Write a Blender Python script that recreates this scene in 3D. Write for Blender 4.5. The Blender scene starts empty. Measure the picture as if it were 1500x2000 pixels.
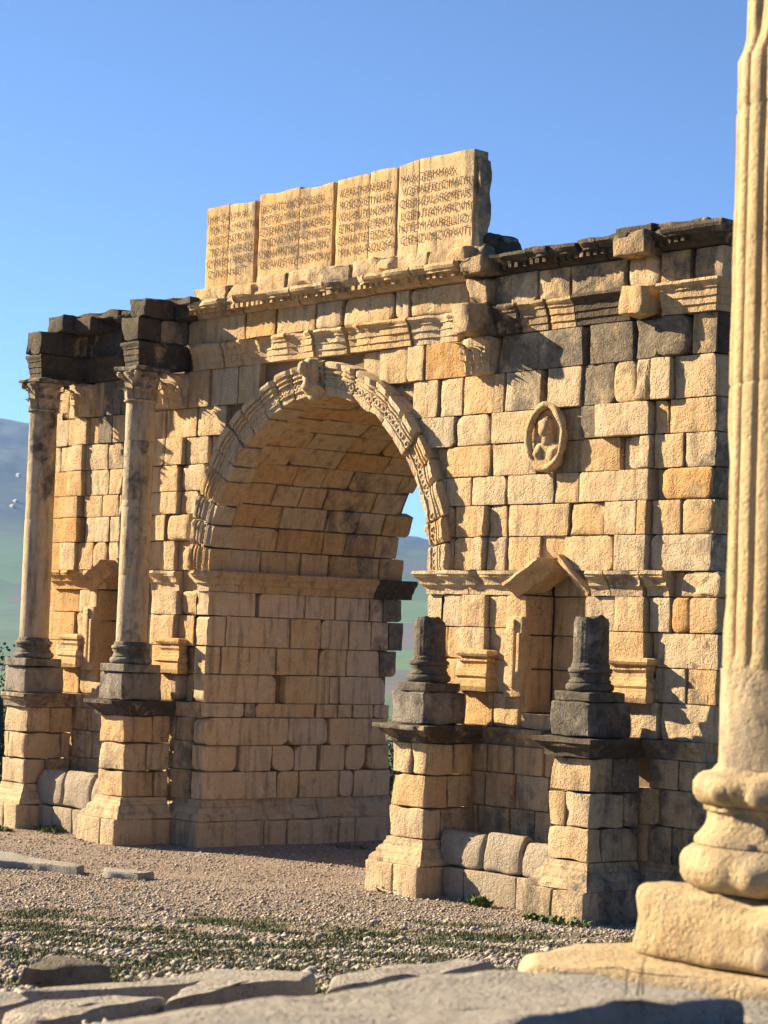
import bpy, bmesh, math, random
import numpy as np
from mathutils import Vector, Matrix, noise
random.seed(7); np.random.seed(7); noise.seed_set(11)
S = bpy.context.scene
COL = S.collection
R_ = math.radians
# ------------------------------------------------------------------ camera
F, CX, CY = 4450.0, 750.0, 1000.0            # photograph: 1500 x 2000
YAW, PITCH, ROLL = R_(50.43), R_(3.055), R_(2.0)
CAM = np.array([0.0, 0.0, 3.4])
_fw = np.array([-math.sin(YAW)*math.cos(PITCH), math.cos(YAW)*math.cos(PITCH), math.sin(PITCH)])
_rt = np.cross(_fw, [0, 0, 1]); _rt /= np.linalg.norm(_rt); _up = np.cross(_rt, _fw)
_r2 = math.cos(ROLL)*_rt + math.sin(ROLL)*_up; _u2 = -math.sin(ROLL)*_rt + math.cos(ROLL)*_up
cam = bpy.data.cameras.new('camera'); camo = bpy.data.objects.new('camera', cam); COL.objects.link(camo)
camo.matrix_world = Matrix(((_r2[0], _u2[0], -_fw[0], CAM[0]), (_r2[1], _u2[1], -_fw[1], CAM[1]), (_r2[2], _u2[2], -_fw[2], CAM[2]), (0, 0, 0, 1)))
cam.sensor_fit = 'VERTICAL'; cam.sensor_height = 24; cam.lens = F/2000*24
cam.clip_start = 0.1; cam.clip_end = 20000
cam.dof.use_dof = True; cam.dof.focus_distance = 31; cam.dof.aperture_fstop = 3.0
S.camera = camo
# ------------------------------------------------------------------ world, sun, exposure
LIGHT = Vector((2.65, 1.0, -1.30)).normalized()      # the way sunlight travels
EL = math.asin(-LIGHT.z); AZ = math.atan2(-LIGHT.x, -LIGHT.y)   # azimuth from +Y towards +X
w = bpy.data.worlds.new('World'); S.world = w; w.use_nodes = True
nt = w.node_tree; nt.nodes.clear()
sky = nt.nodes.new('ShaderNodeTexSky'); sky.sky_type = 'NISHITA'; sky.sun_disc = False
sky.sun_elevation = EL; sky.sun_rotation = AZ; sky.altitude = 1000; sky.air_density = 0.42; sky.dust_density = 0.15; sky.ozone_density = 3.0
bg = nt.nodes.new('ShaderNodeBackground'); bg.inputs['Strength'].default_value = 0.06
ow = nt.nodes.new('ShaderNodeOutputWorld')
nt.links.new(sky.outputs[0], bg.inputs[0]); nt.links.new(bg.outputs[0], ow.inputs[0])
sun = bpy.data.lights.new('sun', 'SUN'); sun.energy = 5.0; sun.angle = R_(0.5); sun.color = (1.0, 0.80, 0.53)
suno = bpy.data.objects.new('sun', sun); COL.objects.link(suno); suno.location = (-60, -20, 40)
suno.rotation_euler = LIGHT.to_track_quat('-Z', 'Y').to_euler()
S.view_settings.view_transform = 'Standard'; S.view_settings.look = 'None'; S.view_settings.gamma = 1
S.view_settings.exposure = 1.95
# ------------------------------------------------------------------ pixels to positions
def ray(x, y):
    v = np.array([(x-CX)/F, (y-CY)/F, 1.0])
    return v[0]*_r2 - v[1]*_u2 + v[2]*_fw
def ony(x, y, Y): d = ray(x, y); return CAM + d*((Y-CAM[1])/d[1])
def onx(x, y, X): d = ray(x, y); return CAM + d*((X-CAM[0])/d[0])
def onz(x, y, Z): d = ray(x, y); return CAM + d*((Z-CAM[2])/d[2])
ZM = {1: (350, 250, .43333), 2: (850, 400, .43333), 3: (850, 850, .43333), 4: (650, 1150, .56667), 5: (0, 560, .3), 6: (0, 1100, .3), 7: (330, 680, .4), 8: (330, 1080, .38), 0: (0, 0, 1)}
def zp(k, x, y): o = ZM[k]; return o[0]+x*o[2], o[1]+y*o[2]
def XZ(k, x, y, Y): p = ony(*zp(k, x, y), Y); return p[0], p[2]
def rnd(a, b): return random.uniform(a, b)
def nz(x, y, z, s=1.0): return noise.noise(Vector((x*s, y*s, z*s)))
# ------------------------------------------------------------------ materials
def newmat(name):
    m = bpy.data.materials.new(name); m.use_nodes = True; n = m.node_tree; n.nodes.clear()
    o = n.nodes.new('ShaderNodeOutputMaterial'); b = n.nodes.new('ShaderNodeBsdfPrincipled')
    n.links.new(b.outputs[0], o.inputs[0]); b.inputs['Roughness'].default_value = .9
    b.inputs['Specular IOR Level'].default_value = .25
    return m, n, b
class G:
    def __init__(s, n): s.n = n
    def node(s, t, **k):
        x = s.n.nodes.new(t)
        for a, v in k.items(): setattr(x, a, v)
        return x
    def link(s, a, b): s.n.links.new(a, b)
    def pos(s, scale=(1, 1, 1)):
        g = s.node('ShaderNodeNewGeometry'); m = s.node('ShaderNodeMapping'); m.inputs['Scale'].default_value = scale
        s.link(g.outputs['Position'], m.inputs[0]); return m.outputs[0]
    def noise(s, vec, scale, detail=4, rough=.6, dist=0):
        x = s.node('ShaderNodeTexNoise'); x.inputs['Scale'].default_value = scale; x.inputs['Detail'].default_value = detail
        x.inputs['Roughness'].default_value = rough; x.inputs['Distortion'].default_value = dist; s.link(vec, x.inputs['Vector']); return x.outputs[0]
    def vor(s, vec, scale, out='Distance', feature='F1'):
        x = s.node('ShaderNodeTexVoronoi', feature=feature); x.inputs['Scale'].default_value = scale; s.link(vec, x.inputs['Vector']); return x.outputs[out]
    def ramp(s, fac, stops):
        x = s.node('ShaderNodeValToRGB'); e = x.color_ramp.elements
        while len(e) > 1: e.remove(e[-1])
        for i, (p, c) in enumerate(stops):
            q = e[0] if i == 0 else e.new(p)
            q.position = p; q.color = (*c, 1) if len(c) == 3 else c
        s.link(fac, x.inputs[0]); return x.outputs[0]
    def rmap(s, v, a, b, c=0, d=1):
        x = s.node('ShaderNodeMapRange'); s.link(v, x.inputs[0])
        for i, q in enumerate((a, b, c, d)): x.inputs[i+1].default_value = q
        return x.outputs[0]
    def mix(s, fac, a, b, mode='MIX'):
        x = s.node('ShaderNodeMix', data_type='RGBA', blend_type=mode)
        for sock, v in ((x.inputs[0], fac), (x.inputs[6], a), (x.inputs[7], b)):
            if isinstance(v, (int, float)): sock.default_value = v
            elif isinstance(v, tuple): sock.default_value = (*v, 1)
            else: s.link(v, sock)
        return x.outputs[2]
    def math(s, op, a, b=None):
        x = s.node('ShaderNodeMath', operation=op)
        for i, v in enumerate((a, b)):
            if v is None: continue
            if isinstance(v, (int, float)): x.inputs[i].default_value = v
            else: s.link(v, x.inputs[i])
        return x.outputs[0]
    def attr(s, name):
        x = s.node('ShaderNodeAttribute', attribute_type='OBJECT', attribute_name=name); return x.outputs['Fac']
    def bump(s, h, strength, dist, prev=None):
        x = s.node('ShaderNodeBump'); x.inputs['Strength'].default_value = strength; x.inputs['Distance'].default_value = dist
        s.link(h, x.inputs['Height'])
        if prev is not None: s.link(prev, x.inputs['Normal'])
        return x.outputs[0]
def stone_mat(name, palette, lichen=(.020, .017, .014), lichen2=(.12, .10, .075), bumpk=1.0, streak=.5, pits=1.0):
    m, n, b = newmat(name); g = G(n); P = g.pos()
    tone = g.attr('tone'); dark = g.attr('dark')
    big = g.noise(P, 2.2, 3, .55); mid = g.noise(P, 9, 5, .65, .3); fine = g.noise(P, 55, 4, .6)
    t = g.math('ADD', tone, g.math('MULTIPLY', g.math('SUBTRACT', big, .5), .55))
    c = g.ramp(t, palette)
    c = g.mix(g.rmap(mid, .38, .75, 0, .5), c, g.mix(1.0, c, (.68, .62, .56), 'MULTIPLY'))
    c = g.mix(g.rmap(fine, .35, .75, 0, .45), c, g.mix(1.0, c, (1.25, 1.22, 1.15), 'MULTIPLY'))
    st = g.noise(g.pos((5, 5, .7)), 1.6, 5, .65)                    # run-off streaks
    c = g.mix(g.rmap(st, .50, .72, 0, streak*1.25), c, (.11, .085, .06))
    wh = g.noise(g.pos((3, 3, 1.4)), 1.3, 4, .6)
    c = g.mix(g.rmap(wh, .60, .74, 0, .40), c, (.55, .48, .38))
    # black lichen crust: patches, amount given per stone
    ln = g.noise(P, 4.5, 6, .7, .6); lf = g.noise(g.pos((1, 1, .45)), 2.0, 4, .6)
    low = g.noise(g.pos((.75, .75, .5)), 1.0, 4, .6, .5)
    lv = g.math('ADD', g.math('ADD', g.math('MULTIPLY', g.math('ADD', ln, lf), .5), g.math('MULTIPLY', g.math('SUBTRACT', low, .5), .55)), g.math('SUBTRACT', g.math('MULTIPLY', dark, .37), .72))
    lm = g.rmap(lv, .0, .14, 0, .92)
    c = g.mix(lm, c, g.mix(g.rmap(mid, .35, .7), lichen, lichen2))
    spk = g.math('MULTIPLY', g.rmap(g.vor(P, 60, 'Distance'), .10, .32, 1, 0), g.rmap(g.noise(P, 5, 3), .45, .60))
    c = g.mix(g.math('MULTIPLY', spk, .55*min(1, pits)), c, g.mix(1.0, c, (.40, .34, .28), 'MULTIPLY'))
    n.links.new(c, b.inputs['Base Color'])
    pit = g.rmap(g.vor(P, 34, 'Distance'), 0, .45, 0, 1)
    pitm = g.math('MULTIPLY', g.rmap(g.noise(P, 6, 3), .42, .62), g.math('SUBTRACT', 1.0, pit))
    chunk = g.noise(P, 26, 6, .68, 0)
    h = g.math('SUBTRACT', g.math('ADD', g.math('MULTIPLY', mid, .9), g.math('ADD', g.math('MULTIPLY', chunk, .85), g.math('MULTIPLY', fine, .30))), g.math('MULTIPLY', pitm, .6*pits))
    n.links.new(g.bump(h, 1.0, .048*bumpk), b.inputs['Normal'])
    return m
GREYL = dict(lichen=(.080, .068, .052), lichen2=(.23, .195, .145))
PAL = [(0, (.54, .44, .30)), (.25, (.57, .42, .245)), (.5, (.57, .38, .185)), (.75, (.55, .325, .12)), (1, (.50, .22, .07))]
M_STONE = stone_mat('golden_limestone', PAL, **GREYL)
M_DARK = stone_mat('blackened_limestone', PAL, lichen=(.014, .012, .010), lichen2=(.075, .062, .046))
M_PALE = stone_mat('pale_limestone', [(0, (.55, .455, .325)), (.5, (.57, .44, .27)), (1, (.54, .37, .18))], **GREYL)
M_GREY = stone_mat('grey_limestone', [(0, (.27, .245, .21)), (.5, (.34, .30, .24)), (1, (.40, .32, .21))], streak=.3, lichen=(.040, .035, .028), lichen2=(.155, .135, .10))
M_JAMB = stone_mat('pinkish_limestone', [(0, (.62, .475, .315)), (.5, (.62, .435, .225)), (1, (.56, .33, .11))], bumpk=.7, streak=.55, **GREYL)
M_COLUMN = stone_mat('column_limestone', [(0, (.40, .34, .26)), (.5, (.45, .36, .235)), (1, (.44, .29, .13))], bumpk=.5, pits=.5, streak=.65)
M_SLAB = stone_mat('weathered_slab', [(0, (.27, .262, .248)), (.5, (.33, .315, .285)), (1, (.39, .345, .27))], bumpk=.9, streak=.25, lichen=(.07, .065, .055), lichen2=(.16, .145, .12))
M_FLUTE = stone_mat('fluted_limestone', [(0, (.40, .34, .245)), (.5, (.43, .33, .185)), (1, (.42, .28, .12))], bumpk=.42, streak=.3, pits=.6, lichen=(.13, .11, .085), lichen2=(.26, .22, .165))
M_INSC = stone_mat('inscribed_limestone', PAL, bumpk=.35, streak=.75, pits=.5, lichen=(.12, .09, .06), lichen2=(.26, .20, .14))
def flat_mat(name, a, b_, scale=8, rough=.9, bump=.4):
    m, n, b = newmat(name); g = G(n); P = g.pos()
    k = g.noise(P, scale, 5, .65); n.links.new(g.mix(k, a, b_), b.inputs['Base Color']); b.inputs['Roughness'].default_value = rough
    if bump: n.links.new(g.bump(g.noise(P, scale*3, 4), bump, .02), b.inputs['Normal'])
    return m
M_CORE = flat_mat('old_mortar', (.10, .07, .045), (.24, .17, .10), 7)
M_CUT = flat_mat('letter_dirt_and_shade', (.030, .020, .012), (.075, .05, .03), 25, bump=0)  # flat letters: dirt and the shade inside carved strokes painted as one dark colour
M_LEAF = flat_mat('weed_leaf', (.035, .075, .012), (.085, .14, .025), 20, .7, 0)
M_GRASS = flat_mat('grass_blade', (.045, .06, .02), (.10, .115, .04), 6, .7, 0)
M_TREE = flat_mat('tree_leaf', (.012, .025, .010), (.035, .06, .018), .8, .7, 0)
M_BARK = flat_mat('bark', (.05, .04, .03), (.11, .09, .06), 6)
M_HOUSE = flat_mat('whitewash', (.30, .28, .25), (.42, .40, .37), .3, .9, 0)
# ------------------------------------------------------------------ object helpers
def mk(name, V, Fc, mat, parent=None, tone=None, dark=0.0, smooth=True, sharp=None):
    if mat is M_STONE and dark >= 1.0: mat = M_DARK
    me = bpy.data.meshes.new(name); me.from_pydata([tuple(v) for v in V], [], Fc); me.materials.append(mat)
    if smooth:
        me.polygons.foreach_set('use_smooth', [True]*len(me.polygons))
        if sharp: me.set_sharp_from_angle(angle=R_(sharp))
    me.update()
    o = bpy.data.objects.new(name, me); COL.objects.link(o)
    if parent is not None: o.parent = parent
    o['tone'] = float(min(1, max(0, rnd(.08, .48) if tone is None else tone))); o['dark'] = float(dark)
    return o
def thing(name, label, cat, loc=(0, 0, 0), group=None):
    o = bpy.data.objects.new(name, None); COL.objects.link(o); o.empty_display_size = .2
    tag(o, label, cat, group); return o
def tag(o, label, cat, group=None, kind=None):
    if label: o['label'] = label
    if cat: o['category'] = cat
    if group: o['group'] = group
    if kind: o['kind'] = kind
    return o
# a rough-faced ashlar: quad TL, TR, BR, BL seen from outside, n outward
def stone_geo(q, n, out=0.0, depth=.3, gap=.002, bev=.005, rough=.009, chip=.12, clip=None, pillow=.0, wob=.008, cr=(.03, .10)):
    q = [Vector(p) for p in q]; n = Vector(n).normalized(); c = sum(q, Vector())/4
    u = ((q[1]-q[0])+(q[2]-q[3])).normalized(); v = n.cross(u).normalized()
    L = [((p-c).dot(u), (p-c).dot(v)) for p in q]
    hw = max(abs(a) for a, _ in L); hh = max(abs(b) for _, b in L)
    for i in range(4):
        a, b = L[i]; L[i] = (a-math.copysign(gap*rnd(.6, 1.5), a), b-math.copysign(gap*rnd(.5, 1.4), b))
    sd = rnd(0, 99); out += rnd(-.008, .012)
    pts = []
    mind = min(hw, hh)
    for i in range(4):
        a, b = L[i], L[(i+1) % 4]; pv = L[i-1]
        r = rnd(.003, .012)
        if random.random() < chip: r = rnd(*cr)
        r = min(r, .5*mind)
        def tow(p, t, d):
            l = math.hypot(t[0]-p[0], t[1]-p[1]) or 1; k = min(d/l, .45); return (p[0]+(t[0]-p[0])*k, p[1]+(t[1]-p[1])*k)
        r1 = r*rnd(.6, 1.3)
        s0 = tow(a, pv, r1); s1 = tow(a, b, r)
        mid = (.3*a[0]+.35*(s0[0]+s1[0]), .3*a[1]+.35*(s0[1]+s1[1]))
        pts += [s0, mid, s1]
        l = math.hypot(b[0]-a[0], b[1]-a[1]); k = max(1, min(7, int(l/.13)))
        e1 = tow(b, a, r)
        for j in range(1, k+1):
            t = j/(k+1); pts.append((s1[0]+(e1[0]-s1[0])*t, s1[1]+(e1[1]-s1[1])*t))
    P2 = []
    for x, y in pts:
        d = 1 - wob*(.5+.9*nz(x+sd, y, sd, 7))/max(mind, .06)
        P2.append((x*min(1.0, d), y*min(1.0, d)))
    N = len(P2)
    bw = bev*math.exp(random.gauss(0, .5)); bx = min(bw, .35*hw); by = min(bw, .35*hh)
    rings = [(0, 0, -depth), (0, 0, -bw*.95), (bx*.45, by*.45, -bw*.28), (bx*1.25, by*1.25, 0), ('s', .60, 1), ('s', .28, 1)]
    V = []; tx, ty = rnd(-.03, .03), rnd(-.03, .03)
    for rg in rings:
        for x, y in P2:
            if rg[0] == 's': xx, yy, zz = x*rg[1], y*rg[1], 0.0; inner = 1
            else:
                xx = x*(1-rg[0]/max(hw, .03)); yy = y*(1-rg[1]/max(hh, .03)); zz = rg[2]; inner = rg[2] == 0
            f = 1-(xx/max(hw, .01))**2; g = 1-(yy/max(hh, .01))**2
            if zz > -depth*.9:
                zz += rough*1.7*nz(xx+sd, yy-sd, sd*2, 4.5)+rough*nz(xx+sd, yy+sd, sd, 13) + tx*xx + ty*yy
                if inner: zz += pillow*max(0, f)*max(0, g)
            p = c+u*xx+v*yy+n*(zz+out)
            if clip: p = clip(p)
            V.append(p)
    V.append(sum(V[5*N:6*N], Vector())/N)
    Fc = []
    for k in range(5):
        for i in range(N):
            j = (i+1) % N; Fc.append((k*N+j, k*N+i, (k+1)*N+i, (k+1)*N+j))
    for i in range(N): Fc.append((5*N+(i+1) % N, 5*N+i, 6*N))
    # orientation check
    a, b, d = V[5*N+1], V[5*N], V[6*N]
    if (b-a).cross(d-a).dot(n) < 0: Fc = [f[::-1] for f in Fc]
    return V, Fc
def stone(name, parent, q, n, mat=None, tone=None, dark=0.0, **k):
    V, Fc = stone_geo(q, n, **k); return mk(name, V, Fc, mat or M_STONE, parent, tone, dark, sharp=28)
# a rough block with rounded arrises
def block_geo(lo, hi, bev=.016, amp=.012, cell=.13, ns=4.0, fn=None):
    lo = Vector(lo); hi = Vector(hi); sz = hi-lo; sd = rnd(0, 50)
    ax = []
    for i in range(3):
        b = min(bev, sz[i]*.3); k = max(1, min(14, int(round((sz[i]-2*b)/cell))))
        ax.append([0, b*.4]+[b+(sz[i]-2*b)*j/k for j in range(k+1)]+[sz[i]-b*.4, sz[i]])
    idx = {}; V = []; Fc = []
    def vert(i, j, k):
        key = (i, j, k)
        if key in idx: return idx[key]
        p = Vector((ax[0][i], ax[1][j], ax[2][k]))
        b = [min(bev, sz[q]*.3) for q in range(3)]
        c = Vector([min(max(p[q], b[q]), sz[q]-b[q]) for q in range(3)]); d = p-c
        if d.length > 1e-6:
            m = max(abs(d[q])/b[q] for q in range(3)); l = math.sqrt(sum((d[q]/b[q])**2 for q in range(3))); p = c+d*(m/l if l > 0 else 1)
        w_ = lo+p
        nv = noise.noise_vector(w_*ns+Vector((sd, 0, 0)))*amp+noise.noise_vector(w_*ns*3.1)*amp*.45
        ed = sum(1 for q in range(3) if p[q] < b[q]*1.1 or p[q] > sz[q]-b[q]*1.1)
        if ed >= 2:
            e = max(0, noise.noise(w_*3.3+Vector((sd, 9, 0)))+.1)*amp*3.2
            nv += (c-p).normalized()*e if (c-p).length > 1e-6 else Vector()
        w_ = w_+nv
        if fn: w_ = fn(w_)
        idx[key] = len(V); V.append(w_); return idx[key]
    nx, ny, nz_ = (len(a)-1 for a in ax)
    def face(f, A, B):
        for a in range(A):
            for b in range(B): Fc.append((f(a, b), f(a+1, b), f(a+1, b+1), f(a, b+1)))
    face(lambda a, b: vert(a, 0, b), nx, nz_); face(lambda a, b: vert(nx-a, ny, b), nx, nz_)
    face(lambda a, b: vert(0, ny-a, b), ny, nz_); face(lambda a, b: vert(nx, a, b), ny, nz_)
    face(lambda a, b: vert(a, b, nz_), nx, ny); face(lambda a, b: vert(a, ny-b, 0), nx, ny)
    return V, Fc
def block(name, parent, lo, hi, mat=None, tone=None, dark=0.0, sharp=32, **k):
    V, Fc = block_geo(lo, hi, **k); return mk(name, V, Fc, mat or M_STONE, parent, tone, dark, sharp=sharp)
# a moulding swept along a path in plan; outward is to the right of travel
def sweep_geo(prof, path, amp=.010, cell=.12, erode=.25, ns=3.0, z0=0.0, breaks=0.0):
    path = [Vector((p[0], p[1])) for p in path]; sd = rnd(0, 50); n = len(path)
    dirs = [(path[i+1]-path[i]).normalized() for i in range(n-1)]; nr = [Vector((d.y, -d.x)) for d in dirs]
    st = []
    for i in range(n-1):
        a = nr[0] if i == 0 else (nr[i-1]+nr[i])/(1+nr[i-1].dot(nr[i])); b = nr[-1] if i == n-2 else (nr[i]+nr[i+1])/(1+nr[i].dot(nr[i+1]))
        k = max(1, int((path[i+1]-path[i]).length/cell))
        for j in range(k+(i == n-2)):
            t = j/k; st.append((path[i].lerp(path[i+1], t), a.lerp(b, t) if i == 0 and n == 2 else (a if j == 0 else (b if j == k else nr[i]))))
    V = []; K = len(prof)
    for p, o in st:
        br = max(0, noise.noise(Vector((p.x*1.6+sd, p.y*1.6, sd)))-(.35-breaks))*2.2*(breaks > 0)
        for (q, z) in prof:
            e = erode*max(0, noise.noise(Vector((p.x*ns+sd, p.y*ns, z*ns*1.5)))+.12)
            qq = q*(1-min(.9, e+br)) if q > 0 else q
            w_ = Vector((p.x+o.x*qq, p.y+o.y*qq, z+z0)); w_ += noise.noise_vector(w_*7+Vector((sd, 0, 0)))*amp
            V.append(w_)
    Fc = []
    for i in range(len(st)-1):
        for k in range(K-1): Fc.append((i*K+k, i*K+k+1, (i+1)*K+k+1, (i+1)*K+k))
    Fc.append(tuple(range(K-1, -1, -1))); Fc.append(tuple((len(st)-1)*K+k for k in range(K)))
    return V, Fc
def sweep(name, parent, prof, path, mat=None, tone=None, dark=0.0, extra=None, sharp=20, **k):
    V, Fc = sweep_geo(prof, path, **k)
    if extra: add(V, Fc, *extra)
    return mk(name, V, Fc, mat or M_STONE, parent, tone, dark, sharp=sharp)
def add(V, Fc, V2, F2):
    b = len(V); V.extend(V2); Fc.extend(tuple(i+b for i in f) for f in F2)
def lathe_geo(prof, cx, cy, seg=32, amp=.006, ns=5.0, rf=None, cap=True):
    V = []; Fc = []; sd = rnd(0, 50)
    for (r, z) in prof:
        for i in range(seg):
            a = 2*math.pi*i/seg; rr = r
            if rf: rr = rf(r, z, a)
            w_ = Vector((cx+rr*math.cos(a), cy+rr*math.sin(a), z)); k = noise.noise(w_*ns+Vector((sd, 0, 0)))+.5*noise.noise(w_*ns*2.7)
            w_ += Vector((math.cos(a), math.sin(a), 0))*amp*k
            V.append(w_)
    K = len(prof)
    for k in range(K-1):
        for i in range(seg):
            j = (i+1) % seg; Fc.append((k*seg+i, k*seg+j, (k+1)*seg+j, (k+1)*seg+i))
    if cap:
        Fc.append(tuple(range(seg-1, -1, -1))); Fc.append(tuple((K-1)*seg+i for i in range(seg)))
    return V, Fc
def interp(P, cell):
    o = []
    for (a, b) in zip(P, P[1:]):
        k = max(1, int(math.hypot(b[0]-a[0], b[1]-a[1])/cell)); o += [(a[0]+(b[0]-a[0])*j/k, a[1]+(b[1]-a[1])*j/k) for j in range(k)]
    return o+[P[-1]]
def ubox(x0, x1, y0, y1, z0, z1):
    V = [Vector((x, y, z)) for z in (z0, z1) for x, y in ((x0, y0), (x1, y0), (x1, y1), (x0, y1))]
    return V, [(0, 3, 2, 1), (4, 5, 6, 7), (0, 1, 5, 4), (1, 2, 6, 5), (2, 3, 7, 6), (3, 0, 4, 7)]
# ------------------------------------------------------------------ ground, hills
def smooth(t): t = min(1, max(0, t)); return t*t*(3-2*t)
def depth_of(x, y): return -math.sin(YAW)*x + math.cos(YAW)*y
GS, GH = [0, 8, 11, 14, 18, 22, 25, 27.5, 60], [1.8, 1.75, 1.52, 1.21, .79, .38, .10, 0, 0]
def gz(x, y): return float(np.interp(depth_of(x, y), GS, GH))+.02*nz(x, y, 0, .9)
def ridge(a):           # elevation angle of the skyline, a = azimuth left of the view axis, degrees
    P = [(-60, 1.4), (-14, 1.5), (-6, 1.9), (-2, 2.35), (1.5, 2.9), (5, 4.2), (9, 5.05), (10, 5.15), (14, 5.3), (30, 4.4), (60, 3), (180, 2.2)]
    if a < -60: return 1.4+.8*(-60-a)/120
    for (p, q), (r, s) in zip(P, P[1:]):
        if a <= r: return q+(s-q)*(a-p)/(r-p)
    return 2.2
def hz(r, a, x, y):
    e = math.tan(R_(ridge(a)))*3600
    T = [(40, -.1), (70, -2.5), (130, -9), (400, -27), (1100, -31), (1700, -16), (2250, 25), (2700, e*.36), (3150, e*.72), (3600, e), (4200, e*.6), (6500, 0)]
    z = T[-1][1]
    for (p, q), (s, t) in zip(T, T[1:]):
        if r <= s: z = q+(t-q)*max(0, (r-p)/(s-p)); break
    k = smooth((r-900)/1800)
    z += k*(16*nz(x, y, 0, .0016)+6*nz(x, y, 3, .006))
    if r > 3000: z += 5*nz(x, y, 5, .02)+4*nz(x, y, 8, .05)
    return z
def polar(name, radii, az, hf, mat):
    V = []; Fc = []; n = len(az)
    for r in radii:
        for a in az:
            t = YAW+R_(a); x, y = -math.sin(t)*r, math.cos(t)*r
            V.append((x, y, hf(r, a, x, y)))
    for i in range(len(radii)-1):
        for j in range(n):
            k = (j+1) % n; Fc.append((i*n+j, (i+1)*n+j, (i+1)*n+k, i*n+k))
    return V, Fc
def ground_mat():
    m, n, b = newmat('gravel_earth'); g = G(n); P = g.pos()
    big = g.noise(P, .55, 4, .6); fine = g.noise(P, 26, 4, .7); v = g.vor(P, 30, 'Color'); vd = g.vor(P, 30, 'Distance')
    c = g.mix(big, (.21, .155, .12), (.27, .205, .16))
    c = g.mix(g.rmap(fine, .3, .7, 0, .6), c, (.14, .105, .08))
    sep = g.node('ShaderNodeSeparateColor'); g.link(v, sep.inputs[0])
    c = g.mix(g.rmap(sep.outputs[0], .45, .6, 0, .6), c, (.28, .235, .19))
    # moss and low grass between the stones, nearer the platform
    gm = g.noise(P, 7, 5, .7, .4)
    at = g.node('ShaderNodeAttribute', attribute_name='moss')
    c = g.mix(g.rmap(g.math('ADD', at.outputs['Fac'], g.math('MULTIPLY', g.math('SUBTRACT', gm, .5), 1.2)), .0, .25, 0, .9), c, (.085, .11, .03))
    n.links.new(c, b.inputs['Base Color'])
    h = g.math('ADD', g.math('MULTIPLY', g.math('SUBTRACT', .5, vd), 1.0), fine)
    n.links.new(g.bump(h, .8, .03), b.inputs['Normal']); return m
M_GROUND = ground_mat()
def hill_mat():
    m, n, b = newmat('fields_and_scrub'); g = G(n); P = g.pos()
    rot = g.node('ShaderNodeMapping'); rot.inputs['Rotation'].default_value = (0, 0, R_(-50)); rot.inputs['Scale'].default_value = (.0030, .0052, 0)
    g.link(P, rot.inputs[0])
    v = g.node('ShaderNodeTexVoronoi', distance='CHEBYCHEV'); v.inputs['Scale'].default_value = 1.0; g.link(rot.outputs[0], v.inputs['Vector'])
    sep = g.node('ShaderNodeSeparateColor'); g.link(v.outputs['Color'], sep.inputs[0])
    c = g.ramp(sep.outputs[0], [(0, (.07, .12, .03)), (.3, (.09, .165, .04)), (.5, (.10, .09, .06)), (.62, (.06, .115, .032)), (.8, (.115, .10, .075)), (1, (.085, .14, .036))])
    for nd in n.nodes:
        if nd.type == 'VALTORGB': nd.color_ramp.interpolation = 'CONSTANT'
    c = g.mix(g.rmap(g.noise(P, .02, 5, .7), .5, .68, 0, .5), c, (.04, .055, .025))
    sx = g.node('ShaderNodeSeparateXYZ'); g.link(P, sx.inputs[0])
    sc = g.ramp(g.noise(P, .03, 7, .72), [(.35, (.022, .03, .018)), (.55, (.045, .05, .03)), (.75, (.10, .09, .06))])
    c = g.mix(g.rmap(sx.outputs['Z'], 75, 130, 0, 1), c, sc)
    n.links.new(c, b.inputs['Base Color']); return m
M_HILL = hill_mat()
def azs(step, lim=16, coarse=6): return [(-180+coarse*i) for i in range(int((180-lim)/coarse))]+list(np.arange(-lim, lim+.01, step))+[lim+coarse*(i+1) for i in range(int((180-lim)/coarse)-1)]
rad = [.5, 3, 6]+list(np.arange(7, 30, .2))+list(np.arange(30, 46, 1.0))
V, Fc = polar('ground', rad, azs(.5), lambda r, a, x, y: gz(x, y) if r < 40 else gz(x, y)-.12*(r-40)*.5, M_GROUND)
def green(x, y, s): return noise.fractal(Vector((x*1.2, y*1.2, 3)), 1.0, 2.0, 4)+.12-.8*smooth((s-25.5)/3.5)
gr_ = mk('ground', V, Fc, M_GROUND); at_ = gr_.data.attributes.new('moss', 'FLOAT', 'POINT')
at_.data.foreach_set('value', [green(v[0], v[1], depth_of(v[0], v[1])) for v in V])
tag(gr_, 'pinkish gravel ground in front of the ruined arch', None, kind='structure')
rad = [43, 50, 60, 80, 110, 160, 230, 320, 450, 600, 800, 1000, 1200, 1400, 1550, 1700]+list(range(1800, 4200, 45))+[4600, 5200, 6000]
V, Fc = polar('hills', rad, azs(.12, 13), lambda r, a, x, y: hz(r, a, x, y)-.3, M_HILL)
tag(mk('hills', V, Fc, M_HILL), 'hazy blue hillside and green valley fields far behind the arch', None, kind='structure')
# ------------------------------------------------------------------ the arch: levels and planes
Y0 = 20.6; YB = 24.45; XL, XR = -34.0, -18.68
CXA, CZA, RI, RO = -26.52, 4.27, 2.60, 3.13          # arch circle
XJL, XJR = CXA-RI-.03, CXA+RI+.03
Z_PL, Z_BM, Z_SC0, Z_SC1 = .40, .72, 1.99, 2.22
Z_IM0, Z_IM1 = 3.97, 4.29
Z_AR0, Z_AR1, Z_FR1, Z_CO1, Z_AT0 = 7.46, 7.86, 8.26, 8.50, 8.75
A = thing('triumphal_arch', 'ruined golden limestone triumphal arch with inscribed attic slabs', 'arch', (CXA, Y0, 0))
NX_PED = {'P1': -33.15, 'P2': -30.23, 'P3': -23.05, 'P4': -20.0}
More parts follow.
